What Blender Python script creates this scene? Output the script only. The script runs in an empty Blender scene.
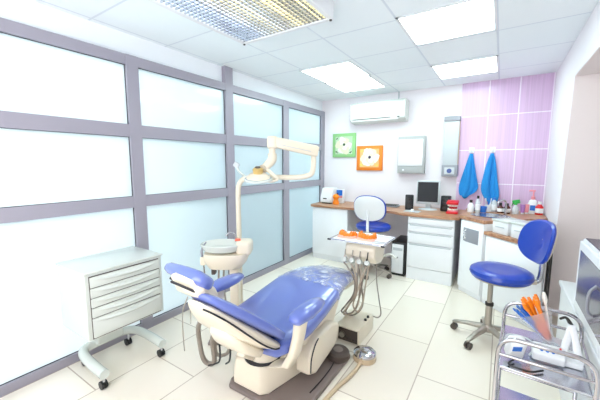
import bpy, bmesh, math, random
from mathutils import Vector, Matrix, Euler
random.seed(7)
PI = math.pi
scn = bpy.context.scene
col = scn.collection

# ------------------------------------------------------------------ camera
cd = bpy.data.cameras.new('camera')
cam = bpy.data.objects.new('camera', cd)
col.objects.link(cam)
cd.sensor_width = 36.0
cd.lens = 308.2 / 600 * 36
cd.clip_start = 0.02
cam.location = (2.4926, -4.584, 1.43)
cam.rotation_euler = (PI / 2 - 0.1177, 0, 0.5768)
scn.camera = cam

# ------------------------------------------------------------------ world (bright hazy daylight)
wd = bpy.data.worlds.new('daylight')
scn.world = wd
wd.use_nodes = True
wn = wd.node_tree
bg = wn.nodes['Background']
bg.inputs[0].default_value = (0.97, 0.975, 1.0, 1)
bg.inputs[1].default_value = 3.0

scn.view_settings.view_transform = 'Standard'
scn.view_settings.look = 'None'
scn.view_settings.exposure = 1.0
scn.view_settings.gamma = 1.0
scn.view_settings.use_curve_mapping = False

# ------------------------------------------------------------------ materials
def lin(c):
    r = []
    for v in c[:3]:
        v /= 255.0
        r.append(v / 12.92 if v <= 0.04045 else ((v + 0.055) / 1.055) ** 2.4)
    return (r[0], r[1], r[2], 1)

def mat(name, rgb, rough=0.5, metal=0.0, bump=0.0, bscale=60, vary=0.0, trans=0.0, alpha=1.0, coat=0.0, emit=None, estr=0.0, ior=1.45):
    m = bpy.data.materials.new(name)
    m.use_nodes = True
    nt = m.node_tree
    b = nt.nodes['Principled BSDF']
    b.inputs['Base Color'].default_value = lin(rgb)
    b.inputs['Roughness'].default_value = rough
    b.inputs['Metallic'].default_value = metal
    b.inputs['Transmission Weight'].default_value = trans
    b.inputs['Alpha'].default_value = alpha
    b.inputs['IOR'].default_value = ior
    b.inputs['Coat Weight'].default_value = coat
    if emit:
        b.inputs['Emission Color'].default_value = lin(emit)
        b.inputs['Emission Strength'].default_value = estr
    if bump or vary:
        tc = nt.nodes.new('ShaderNodeTexCoord')
        nz = nt.nodes.new('ShaderNodeTexNoise')
        nz.inputs['Scale'].default_value = bscale
        nz.inputs['Detail'].default_value = 4
        nt.links.new(tc.outputs['Object'], nz.inputs['Vector'])
        if bump:
            bp = nt.nodes.new('ShaderNodeBump')
            bp.inputs['Strength'].default_value = bump
            bp.inputs['Distance'].default_value = 0.004
            nt.links.new(nz.outputs['Fac'], bp.inputs['Height'])
            nt.links.new(bp.outputs['Normal'], b.inputs['Normal'])
        if vary:
            mx = nt.nodes.new('ShaderNodeMix')
            mx.data_type = 'RGBA'
            c = lin(rgb)
            mx.inputs[6].default_value = c
            mx.inputs[7].default_value = (c[0] * (1 - vary), c[1] * (1 - vary), c[2] * (1 - vary), 1)
            nt.links.new(nz.outputs['Fac'], mx.inputs[0])
            nt.links.new(mx.outputs[2], b.inputs['Base Color'])
    return m

M = {}
M['white'] = mat('white_laminate', (236, 238, 240), 0.3)
M['cabinet'] = mat('cabinet_white', (246, 248, 251), 0.28)
M['metalwhite'] = mat('white_enamel', (212, 217, 211), 0.22, coat=0.3)
M['cream'] = mat('cream_plastic', (232, 221, 200), 0.28, coat=0.25)
M['creamdk'] = mat('cream_plastic_worn', (214, 203, 184), 0.35, vary=0.1)
M['vinyl'] = mat('blue_vinyl', (100, 117, 192), 0.32, coat=0.9, bump=0.08, bscale=120)
M['stoolvinyl'] = mat('royal_blue_vinyl', (22, 62, 172), 0.3, coat=0.3, bump=0.06, bscale=120)
M['frame'] = mat('grey_aluminium', (162, 158, 170), 0.4, metal=0.1)
M['chrome'] = mat('chrome', (196, 193, 196), 0.08, metal=1.0)
M['satin'] = mat('satin_metal', (176, 168, 158), 0.32, metal=0.85)
M['black'] = mat('black_plastic', (26, 26, 30), 0.35)
M['screen'] = mat('dark_screen', (16, 20, 27), 0.5)
M['dark'] = mat('dark_rubber', (52, 47, 46), 0.55)
M['grey'] = mat('grey_plastic', (150, 152, 160), 0.4)
M['basegrey'] = mat('taupe_grey_base', (128, 115, 110), 0.4)
M['pedal'] = mat('dark_pedal', (84, 74, 68), 0.45)
M['hose'] = mat('beige_hose', (188, 172, 154), 0.4)
M['hosegrey'] = mat('grey_hose', (148, 138, 128), 0.4)
M['creamhose'] = mat('cream_hose', (206, 184, 152), 0.4)
M['viewergrey'] = mat('warm_grey_enamel', (172, 174, 174), 0.4)
M['gap'] = mat('shadow_gap_rubber', (38, 38, 44), 0.6)
M['lightgrey'] = mat('light_grey', (196, 202, 206), 0.4)
M['towel'] = mat('blue_terry', (44, 150, 226), 0.95, bump=0.9, bscale=260, vary=0.15)
M['red'] = mat('red_plastic', (214, 30, 40), 0.3)
M['pink'] = mat('pink_gum', (238, 150, 160), 0.35)
M['orange'] = mat('orange_plastic', (250, 138, 24), 0.35)
M['coral'] = mat('coral_wax', (240, 112, 84), 0.4)
M['wax'] = mat('pale_orange_wax', (252, 176, 120), 0.4)
M['yellow'] = mat('yellow_plastic', (246, 214, 90), 0.4)
M['green'] = mat('green_plastic', (52, 166, 74), 0.35)
M['bluepl'] = mat('blue_plastic', (40, 112, 206), 0.3)
M['navy'] = mat('navy_plastic', (46, 72, 140), 0.3)
M['purple'] = mat('purple_plastic', (176, 120, 190), 0.4)
M['brown'] = mat('brown_glass', (86, 44, 40), 0.15)
M['pinkpaper'] = mat('peach_paper', (250, 196, 176), 0.7)
M['steel'] = mat('stainless_steel', (200, 202, 210), 0.2, metal=0.95)
M['framegreen'] = mat('green_painted_canvas', (150, 206, 136), 0.6, bump=0.3, bscale=80, vary=0.15)
M['frameorange'] = mat('orange_painted_canvas', (244, 138, 44), 0.6, bump=0.3, bscale=80, vary=0.15)
M['petal'] = mat('white_petal_paint', (244, 240, 230), 0.7)
M['petalshade'] = mat('cream_petal_paint', (228, 222, 196), 0.7)
M['groundgreen'] = mat('pale_green_paint', (200, 224, 190), 0.7, vary=0.2, bscale=30)
M['groundorange'] = mat('pale_orange_paint', (250, 196, 130), 0.7, vary=0.2, bscale=30)
M['leaf'] = mat('dark_leaf_paint', (70, 92, 60), 0.7)
M['plum'] = mat('plum_printed_panel', (70, 58, 84), 0.25)
M['clearplastic'] = mat('clear_plastic', (240, 246, 252), 0.08, alpha=0.28)

def m_film():
    m = bpy.data.materials.new('wrinkled_film'); m.use_nodes = True
    nt = m.node_tree; b = nt.nodes['Principled BSDF']; L = nt.links.new
    b.inputs['Base Color'].default_value = lin((226, 230, 248)); b.inputs['Roughness'].default_value = 0.12
    tc = nt.nodes.new('ShaderNodeTexCoord')
    nz = nt.nodes.new('ShaderNodeTexNoise'); nz.inputs['Scale'].default_value = 9; nz.inputs['Detail'].default_value = 3; nz.inputs['Distortion'].default_value = 1.6
    cr = nt.nodes.new('ShaderNodeValToRGB'); e = cr.color_ramp.elements
    e[0].position = 0.44; e[0].color = (0.08, 0.08, 0.08, 1); e[1].position = 0.60; e[1].color = (0.8, 0.8, 0.8, 1)
    k = e.new(0.50); k.color = (0.5, 0.5, 0.5, 1); k = e.new(0.53); k.color = (0.12, 0.12, 0.12, 1)
    bp = nt.nodes.new('ShaderNodeBump'); bp.inputs['Strength'].default_value = 1.0; bp.inputs['Distance'].default_value = 0.02
    L(tc.outputs['Object'], nz.inputs['Vector']); L(nz.outputs['Fac'], cr.inputs[0]); L(cr.outputs[0], b.inputs['Alpha'])
    L(nz.outputs['Fac'], bp.inputs['Height']); L(bp.outputs['Normal'], b.inputs['Normal'])
    return m
M['film'] = m_film()
M['amber'] = mat('amber_plastic', (206, 176, 110), 0.35)
M['smoke'] = mat('smoked_glass', (104, 98, 108), 0.15)
M['tubewarm'] = mat('warm_tube', (250, 240, 200), 0.4, emit=(255, 232, 150), estr=2.6)
M['jar'] = mat('clear_bottle', (228, 236, 240), 0.08, alpha=0.65)
M['lamp'] = mat('ceiling_diffuser', (240, 250, 248), 0.4, emit=(228, 252, 250), estr=5.6)
M['tube'] = mat('fluorescent_tube', (250, 250, 240), 0.4, emit=(216, 234, 255), estr=2.2)
M['lens'] = mat('lamp_glass', (206, 226, 240), 0.05, alpha=0.5)

def m_wood():
    m = bpy.data.materials.new('oak_laminate'); m.use_nodes = True
    nt = m.node_tree; b = nt.nodes['Principled BSDF']; b.inputs['Roughness'].default_value = 0.35
    tc = nt.nodes.new('ShaderNodeTexCoord'); mp = nt.nodes.new('ShaderNodeMapping')
    mp.inputs['Scale'].default_value = (2.5, 22, 22)
    nz = nt.nodes.new('ShaderNodeTexNoise'); nz.inputs['Scale'].default_value = 2.2; nz.inputs['Detail'].default_value = 6
    cr = nt.nodes.new('ShaderNodeValToRGB')
    cr.color_ramp.elements[0].position = 0.3; cr.color_ramp.elements[0].color = lin((146, 96, 70))
    cr.color_ramp.elements[1].position = 0.7; cr.color_ramp.elements[1].color = lin((206, 158, 122))
    L = nt.links.new
    L(tc.outputs['Object'], mp.inputs[0]); L(mp.outputs[0], nz.inputs['Vector']); L(nz.outputs['Fac'], cr.inputs[0]); L(cr.outputs[0], b.inputs['Base Color'])
    return m
M['wood'] = m_wood()

def m_tiles(name, c1, c2, cm, bw, rh, mortar, rough, rotz=0, loc=(0, 0, 0), plane='xy', offset=0.5, streak=0.0, bump=0.2, coat=0.0):
    m = bpy.data.materials.new(name); m.use_nodes = True
    nt = m.node_tree; b = nt.nodes['Principled BSDF']; L = nt.links.new
    b.inputs['Roughness'].default_value = rough
    b.inputs['Coat Weight'].default_value = coat
    tc = nt.nodes.new('ShaderNodeTexCoord'); mp = nt.nodes.new('ShaderNodeMapping')
    mp.inputs['Location'].default_value = loc
    mp.inputs['Rotation'].default_value = (PI / 2 if plane == 'xz' else 0, 0, rotz)
    br = nt.nodes.new('ShaderNodeTexBrick')
    br.offset = offset
    br.inputs['Color1'].default_value = lin(c1); br.inputs['Color2'].default_value = lin(c2); br.inputs['Mortar'].default_value = lin(cm)
    br.inputs['Scale'].default_value = 1.0; br.inputs['Brick Width'].default_value = bw; br.inputs['Row Height'].default_value = rh
    br.inputs['Mortar Size'].default_value = mortar; br.inputs['Mortar Smooth'].default_value = 0.1
    L(tc.outputs['Object'], mp.inputs[0]); L(mp.outputs[0], br.inputs['Vector'])
    out = br.outputs['Color']
    if streak:
        m2 = nt.nodes.new('ShaderNodeMapping'); m2.inputs['Scale'].default_value = (70, 70, 1.2)
        nz = nt.nodes.new('ShaderNodeTexNoise'); nz.inputs['Scale'].default_value = 1.0; nz.inputs['Detail'].default_value = 3
        mx = nt.nodes.new('ShaderNodeMix'); mx.data_type = 'RGBA'; mx.blend_type = 'MULTIPLY'; mx.inputs[0].default_value = streak
        L(tc.outputs['Object'], m2.inputs[0]); L(m2.outputs[0], nz.inputs['Vector']); L(out, mx.inputs[6]); L(nz.outputs['Color'], mx.inputs[7])
        cr = nt.nodes.new('ShaderNodeValToRGB'); cr.color_ramp.elements[0].color = (0.6, 0.6, 0.6, 1); cr.color_ramp.elements[0].position = 0.35
        cr.color_ramp.elements[1].position = 0.65
        L(nz.outputs['Fac'], cr.inputs[0]); L(cr.outputs[0], mx.inputs[7])
        out = mx.outputs[2]
    L(out, b.inputs['Base Color'])
    bp = nt.nodes.new('ShaderNodeBump'); bp.invert = True; bp.inputs['Strength'].default_value = bump; bp.inputs['Distance'].default_value = 0.002
    L(br.outputs['Fac'], bp.inputs['Height']); L(bp.outputs['Normal'], b.inputs['Normal'])
    return m
M['floor'] = m_tiles('cream_floor_tiles', (249, 240, 226), (235, 225, 210), (196, 180, 164), 0.84, 0.42, 0.004, 0.22, rotz=PI / 2, loc=(0.0, 0.42 * 5 - 2.1 + 0.0, 0), coat=0.2)
M['ceiltile'] = m_tiles('ceiling_tiles', (246, 252, 255), (243, 251, 255), (224, 232, 240), 0.6, 0.6, 0.008, 0.75, loc=(0, 0.45, 0), offset=0.0, bump=0.4)
M['purpletile'] = m_tiles('lilac_wall_tiles', (221, 190, 222), (217, 185, 218), (244, 234, 246), 0.31, 0.425, 0.006, 0.25, loc=(0.17, 0.325, 0), plane='xz', offset=0.0, streak=0.25)
M['unseenground'] = mat('unseen_ground_grey', (170, 176, 180), 0.8, vary=0.1, bscale=3)
M['skyblock'] = mat('unseen_blocker_cyan', (214, 236, 243), 0.8, vary=0.1, bscale=3)
M['ceilwhite'] = mat('white_bulkhead_paint', (246, 251, 255), 0.8)
M['wallpaint'] = mat('white_wall_paint', (238, 233, 238), 0.8, bump=0.1, bscale=90)
M['recesspaint'] = mat('warm_grey_wall_paint', (232, 221, 220), 0.8, bump=0.1, bscale=90)

def m_frost():
    m = bpy.data.materials.new('frosted_glass'); m.use_nodes = True
    nt = m.node_tree; L = nt.links.new
    for n in list(nt.nodes): nt.nodes.remove(n)
    o = nt.nodes.new('ShaderNodeOutputMaterial')
    tr = nt.nodes.new('ShaderNodeBsdfTranslucent'); tr.inputs[0].default_value = (0.82, 0.89, 0.90, 1)
    gl = nt.nodes.new('ShaderNodeBsdfGlossy'); gl.inputs['Roughness'].default_value = 0.1
    fr = nt.nodes.new('ShaderNodeFresnel'); fr.inputs[0].default_value = 1.6
    mx = nt.nodes.new('ShaderNodeMixShader')
    L(fr.outputs[0], mx.inputs[0]); L(tr.outputs[0], mx.inputs[1]); L(gl.outputs[0], mx.inputs[2]); L(mx.outputs[0], o.inputs[0])
    return m
M['frost'] = m_frost()

# ------------------------------------------------------------------ mesh helpers
INV = {}          # root name -> inverse world matrix

class MB:
    def __init__(self, local=False):
        self.bm = bmesh.new(); self.local = local
    def _xf(self, vs, mtx):
        bmesh.ops.transform(self.bm, matrix=mtx, verts=vs)
    def box(self, c, s, rot=(0, 0, 0), bev=0.0, seg=2):
        r = bmesh.ops.create_cube(self.bm, size=1.0)
        vs = r['verts']
        self._xf(vs, Matrix.Diagonal((s[0], s[1], s[2], 1)))
        if bev > 0:
            es = list({e for v in vs for e in v.link_edges})
            rr = bmesh.ops.bevel(self.bm, geom=es, offset=min(bev, min(s) * 0.49), segments=seg, affect='EDGES', profile=0.5)
            vs = list({v for f in rr['faces'] for v in f.verts} | {v for v in vs if v.is_valid})
        self._xf(vs, Matrix.Translation(c) @ Euler(rot).to_matrix().to_4x4())
        return vs
    def span(self, a, b, bev=0.0):   # box from corner a to corner b
        c = [(a[i] + b[i]) / 2 for i in range(3)]; s = [abs(a[i] - b[i]) for i in range(3)]
        return self.box(c, s, bev=bev)
    def ring_loft(self, rings, cap=True, closed=False):
        bm = self.bm; R = [[bm.verts.new(p) for p in r] for r in rings]; n = len(R[0])
        k = len(R)
        for i in range(k if closed else k - 1):
            A, B = R[i], R[(i + 1) % k]
            for j in range(n):
                bm.faces.new((A[j], A[(j + 1) % n], B[(j + 1) % n], B[j]))
        if cap and not closed:
            bm.faces.new(list(reversed(R[0]))); bm.faces.new(R[-1])
    def tube(self, pts, r, n=10, smooth=True, sub=6, closed=False):
        P = [Vector(p) for p in pts]
        rr = r if isinstance(r, (list, tuple)) else [r] * len(P)
        if smooth and len(P) > 2:
            Q = []; W = []; m = len(P)
            rng = range(m if closed else m - 1)
            for i in rng:
                if closed:
                    p0, p1, p2, p3 = P[(i - 1) % m], P[i], P[(i + 1) % m], P[(i + 2) % m]
                else:
                    p1, p2 = P[i], P[i + 1]
                    p0 = P[i - 1] if i > 0 else p1 * 2 - p2
                    p3 = P[i + 2] if i + 2 < m else p2 * 2 - p1
                for k in range(sub):
                    t = k / sub
                    Q.append(0.5 * ((2 * p1) + (-p0 + p2) * t + (2 * p0 - 5 * p1 + 4 * p2 - p3) * t * t + (-p0 + 3 * p1 - 3 * p2 + p3) * t ** 3))
                    W.append(rr[i] * (1 - t) + rr[(i + 1) % m] * t)
            if not closed:
                Q.append(P[-1]); W.append(rr[-1])
            P, rr = Q, W
        rings = []; up = None
        m = len(P)
        for i in range(m):
            if closed: t = P[(i + 1) % m] - P[i - 1]
            else: t = P[min(i + 1, m - 1)] - P[max(i - 1, 0)]
            t.normalize()
            if up is None:
                up = Vector((0, 0, 1)) if abs(t.z) < 0.9 else Vector((1, 0, 0))
            s = t.cross(up); s.normalize(); up = s.cross(t)
            rings.append([P[i] + (s * math.cos(a) + up * math.sin(a)) * rr[i] for a in [2 * PI * j / n for j in range(n)]])
        self.ring_loft(rings, closed=closed)
    def cyl(self, a, b, r, r2=None, n=20):
        self.tube([a, b], [r, r if r2 is None else r2], n=n, smooth=False)
    def lathe(self, prof, c=(0, 0, 0), n=28, sx=1.0, sy=1.0, mtx=None):
        rings = []
        for r, z in prof:
            ring = [Vector((max(r, 1e-4) * sx * math.cos(2 * PI * j / n), max(r, 1e-4) * sy * math.sin(2 * PI * j / n), z)) for j in range(n)]
            if mtx is not None: ring = [mtx @ p for p in ring]
            rings.append([p + Vector(c) for p in ring])
        self.ring_loft(rings)
    def prism(self, poly, z0, z1, mtx=None):
        bot = [Vector((x, y, z0)) for x, y in poly]; top = [Vector((x, y, z1)) for x, y in poly]
        if mtx is not None:
            bot = [mtx @ p for p in bot]; top = [mtx @ p for p in top]
        self.ring_loft([bot, top])
    def pad(self, secs, n=28, e=3.2):
        """secs: (centre, half_width_vector, half_thickness_vector); super-ellipse sections lofted"""
        rings = []
        for c, wv, tv in secs:
            ring = []
            for j in range(n):
                a = 2 * PI * j / n
                ca, sa = math.cos(a), math.sin(a)
                x = math.copysign(abs(ca) ** (2 / e), ca); y = math.copysign(abs(sa) ** (2 / e), sa)
                ring.append(Vector(c) + Vector(wv) * x + Vector(tv) * y)
            rings.append(ring)
        self.ring_loft(rings)
    def sheet(self, grid):
        R = [[self.bm.verts.new(p) for p in row] for row in grid]
        for i in range(len(R) - 1):
            for j in range(len(R[0]) - 1):
                self.bm.faces.new((R[i][j], R[i][j + 1], R[i + 1][j + 1], R[i + 1][j]))
    def build(self, name, m, parent=None, bev=0.0, flat=False, ang=38, seg=2, thick=0.0, sub=0):
        bmesh.ops.recalc_face_normals(self.bm, faces=self.bm.faces[:])
        root = parent
        while root is not None and root.parent is not None: root = root.parent
        if root is not None and not self.local and root.name in INV:
            self.bm.transform(INV[root.name])
        me = bpy.data.meshes.new(name); self.bm.to_mesh(me); self.bm.free()
        me.materials.append(M[m] if isinstance(m, str) else m)
        if not flat:
            for p in me.polygons: p.use_smooth = True
            me.set_sharp_from_angle(angle=math.radians(ang))
        o = bpy.data.objects.new(name, me); col.objects.link(o)
        if parent is not None: o.parent = parent
        if thick:
            md = o.modifiers.new('thick', 'SOLIDIFY'); md.thickness = thick
        if sub:
            md = o.modifiers.new('sub', 'SUBSURF'); md.levels = sub; md.render_levels = sub
        if bev:
            md = o.modifiers.new('bevel', 'BEVEL'); md.width = bev; md.segments = seg; md.limit_method = 'ANGLE'; md.angle_limit = math.radians(35)
        return o

def tag(o, label=None, cat=None, group=None, kind=None):
    if label: o['label'] = label
    if cat: o['category'] = cat
    if group: o['group'] = group
    if kind: o['kind'] = kind
    return o

def thing(name, label, cat, loc=(0, 0, 0), rz=0.0, group=None, scale=1.0):
    o = bpy.data.objects.new(name, None); col.objects.link(o)
    o.empty_display_size = 0.1
    o.location = loc; o.rotation_euler = (0, 0, rz)
    INV[o.name] = (Matrix.Translation(loc) @ Matrix.Rotation(rz, 4, 'Z')).inverted()
    return tag(o, label, cat, group)

def dup(root, loc, rz, label):
    r = root.copy(); col.objects.link(r); r.location = loc; r.rotation_euler = (0, 0, rz); r['label'] = label
    for ch in list(root.children):
        c = ch.copy(); col.objects.link(c); c.parent = r
        for g in list(ch.children):
            d = g.copy(); col.objects.link(d); d.parent = c
    return r

def one(name, mb, m, label, cat, group=None, loc=None, **k):
    """a thing that is a single mesh, its origin at loc"""
    if loc is not None and not mb.local:
        mb.bm.transform(Matrix.Translation(-Vector(loc)))
    o = mb.build(name, m, None, **k)
    if loc is not None: o.location = loc
    return tag(o, label, cat, group)

def struct(name, mb, m, parent=None, **k):
    o = mb.build(name, m, parent, **k)
    if parent is None: o['kind'] = 'structure'
    return o

# ================================================================== THE ROOM
XR = 2.938; H = 2.447; YB = -5.15; XRR = 3.40; JY = -1.08
b = MB(); b.span((-0.12, YB, -0.1), (XRR + 0.1, 0.1, 0.0)); struct('floor', b, 'floor', flat=True)
b = MB(); b.span((-0.12, YB, H), (XRR + 0.1, 0.1, H + 0.08)); struct('ceiling', b, 'ceiltile', flat=True)
b = MB(); b.span((-0.12, 0, 0), (XR + 0.1, 0.1, H)); wb = struct('wall_back', b, 'wallpaint', flat=True)
b = MB(); b.span((1.998, -0.008, 0.0), (XR, 0.0, H)); struct('tiled_panel', b, 'purpletile', wb, flat=True)
b = MB(); b.prism([(0.1, 0), (0.1, H), (-1.27, H), (-0.95, 0)], XR, XRR + 0.1, Matrix(((0, 0, 1, 0), (1, 0, 0, 0), (0, 1, 0, 0), (0, 0, 0, 1)))); b.span((XR, YB, 2.13), (XRR + 0.1, -1.2, H)); wr = struct('wall_right', b, 'wallpaint', flat=True)
b = MB(); b.span((XRR, YB, 0), (XRR + 0.1, -0.9, 2.13)); b.prism([(-0.955, 0), (-1.235, 2.13), (-1.229, 2.13), (-0.949, 0)], XR + 0.002, XRR, Matrix(((0, 0, 1, 0), (1, 0, 0, 0), (0, 1, 0, 0), (0, 0, 0, 1)))); b.span((XR + 0.002, YB, 2.124), (XRR, -1.23, 2.13))
struct('recess_lining', b, 'recesspaint', wr, flat=True)

b = MB(); b.span((-0.12, YB - 0.1, 0), (0.3, YB, H)); b.span((2.7, YB - 0.1, 0), (XRR + 0.1, YB, H)); b.span((0.3, YB - 0.1, 0), (2.7, YB, 0.8)); b.span((0.3, YB - 0.1, 2.2), (2.7, YB, H)); struct('wall_front_unseen', b, 'wallpaint', flat=True)  # unseen wall, added with an opening sized to limit daylight from behind
# glazed partition on the left
posts = [(-5.15, -5.08), (-4.28, -4.18), (-3.226, -3.130), (-2.193, -2.083), (-1.147, -1.030), (-0.110, 0.0)]
rails = [(0.0, 0.062), (1.073, 1.163), (1.643, 1.740), (2.198, 2.274)]
b = MB()
for i, (y0, y1) in enumerate(posts):
    b.span((-0.062, y0, 0), (0.0, y1, H if i in (0, 3) else 2.274))
for z0, z1 in rails:
    b.span((-0.06, YB, z0), (-0.004, -0.005, z1))
wl = struct('wall_left', b, 'frame', flat=True)
b = MB(); b.span((-0.09, YB, 2.274), (-0.05, 0, H)); struct('bulkhead', b, 'ceilwhite', wl, flat=True)
for i in range(len(posts) - 1):
    for j in range(3):
        b = MB(); b.span((-0.04, posts[i][1] - 0.01, rails[j][1] - 0.01), (-0.034, posts[i + 1][0] + 0.01, rails[j + 1][0] + 0.01))
        struct('glass_pane', b, 'frost', wl, flat=True)
        g = MB()
        y0, y1, z0, z1 = posts[i][1], posts[i + 1][0], rails[j][1], rails[j + 1][0]
        for (a, c) in (((-0.03, y0, z0), (-0.022, y0 + 0.003, z1)), ((-0.03, y1 - 0.003, z0), (-0.022, y1, z1)), ((-0.03, y0, z0), (-0.022, y1, z0 + 0.003)), ((-0.03, y0, z1 - 0.003), (-0.022, y1, z1))):
            g.span(a, c)
        struct('pane_gasket', g, 'gap', wl, flat=True)

# unseen ground and wall, added to dim and tint light through the panes
b = MB(); b.span((-9, -9, -0.2), (-0.13, 6, -0.1)); struct('ground_blocker_outside', b, 'unseenground', flat=True)
b = MB(); b.span((-1.3, -2.9, -0.1), (-1.1, 3.0, 2.9)); struct('sky_blocker_outside', b, 'skyblock', flat=True)

# low white ledge inside the recess on the right
b = MB(); b.span((2.888, -4.4, 0.0), (XRR, -1.9, 0.60)); b.span((2.876, -4.4, 0.60), (XRR, -1.88, 0.63), bev=0.006)
struct('trim_ledge', b, 'white')

# ================================================================== CEILING LAMPS
def panel_lamp(x0, y0, label):
    x1, y1 = x0 + 0.6, y0 + 0.6
    t = thing('ceiling_light', label, 'ceiling light', ((x0 + x1) / 2, (y0 + y1) / 2, H), 0, 'recessed square light panels')
    f = MB()
    w = 0.018
    for a, c in (((x0, y0), (x1, y0 + w)), ((x0, y1 - w), (x1, y1)), ((x0, y0), (x0 + w, y1)), ((x1 - w, y0), (x1, y1))):
        f.span((a[0], a[1], H - 0.008), (c[0], c[1], H - 0.0005))
    f.build('lamp_frame', 'white', t, flat=True)
    d = MB(); d.span((x0 + w, y0 + w, H - 0.005), (x1 - w, y1 - w, H - 0.001)); d.build('diffuser', 'lamp', t, flat=True)
    return t
panel_lamp(1.8, -2.29, 'bright square ceiling light panel nearest the camera, right of the grid lamp')
panel_lamp(1.8, -1.01, 'bright ceiling light panel above the tall grey wall unit near the lilac tiles')
panel_lamp(0.56, -1.63, 'bright left ceiling light panel, farther from the back wall of a touching pair')
panel_lamp(0.54, -1.01, 'bright left ceiling light panel nearest the back wall, above the air conditioner')

LX0, LX1, LY0, LY1, LZ = 0.78, 1.545, -4.15, -2.735, 2.33
t = thing('louvre_light', 'large ceiling lamp with silver egg-crate grid and white frame', 'ceiling light', ((LX0 + LX1) / 2, (LY0 + LY1) / 2, H))
f = MB(); w = 0.03
for a, c in (((LX0, LY0), (LX1, LY0 + w)), ((LX0, LY1 - w), (LX1, LY1)), ((LX0, LY0 + w), (LX0 + w, LY1 - w)), ((LX1 - w, LY0 + w), (LX1, LY1 - w))):
    f.span((a[0], a[1], LZ), (c[0], c[1], H))
f.build('lamp_frame', 'white', t, bev=0.004)
g = MB(); p = 0.032
x = LX0 + w + p
while x < LX1 - w - 0.005:
    g.span((x - 0.004, LY0 + w, LZ + 0.006), (x + 0.004, LY1 - w, LZ + 0.016)); x += p
y = LY0 + w + p
while y < LY1 - w - 0.005:
    g.span((LX0 + w, y - 0.004, LZ + 0.006), (LX1 - w, y + 0.004, LZ + 0.016)); y += p
g.build('egg_crate_grid', 'steel', t, flat=True)
b = MB(); b.span((LX0 + w, LY0 + w, H - 0.012), (LX1 - w, LY1 - w, H - 0.006)); b.build('reflector', 'white', t, flat=True)
for x in (0.93, 1.08, 1.24, 1.40):
    q = MB(); q.cyl((x, LY0 + 0.1, LZ + 0.075), (x, LY1 - 0.1, LZ + 0.075), 0.013); q.build('fluorescent_tube', 'tube' if x < 1.2 else 'tubewarm', t)
for x, y in ((LX0 + 0.015, LY1 - 0.015), (LX1 - 0.015, LY1 - 0.015)):
    q = MB(); q.cyl((x, y, LZ - 0.006), (x, y, LZ + 0.004), 0.009); q.build('corner_screw', 'dark', t)

# ================================================================== WALL-HUNG THINGS ON THE BACK WALL
t = thing('air_conditioner', 'white wall-mounted air conditioner high on the back wall', 'air conditioner', (0.94, 0, 2.03))
b = MB(); prof = [(-0.001, 2.02), (-0.001, 2.32), (-0.16, 2.32), (-0.195, 2.29), (-0.2, 2.12), (-0.19, 2.06), (-0.12, 2.03)]
b.ring_loft([[(0.53, y, z) for y, z in prof], [(1.345, y, z) for y, z in prof]]); b.build('housing', 'metalwhite', t, bev=0.012, seg=3)
b = MB(); b.box((0.93, -0.2, 2.2), (0.74, 0.008, 0.16), bev=0.003); b.build('front_panel', 'white', t)
b = MB(); b.box((0.86, -0.197, 2.075), (0.56, 0.012, 0.007)); b.build('air_outlet', 'dark', t)
b = MB(); b.box((0.9, -0.188, 2.055), (0.7, 0.012, 0.022), rot=(0.4, 0, 0), bev=0.003); b.build('vane', 'white', t)
b = MB(); b.box((1.255, -0.199, 2.075), (0.028, 0.01, 0.014)); b.build('indicator', 'dark', t)
b = MB(); b.span((1.19, -0.012, 2.33), (1.205, 0, H)); one('cable_duct', b, 'lightgrey', 'thin white cable duct running from the air conditioner up to the ceiling', 'cable duct', loc=(1.2, 0, 2.33))

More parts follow.
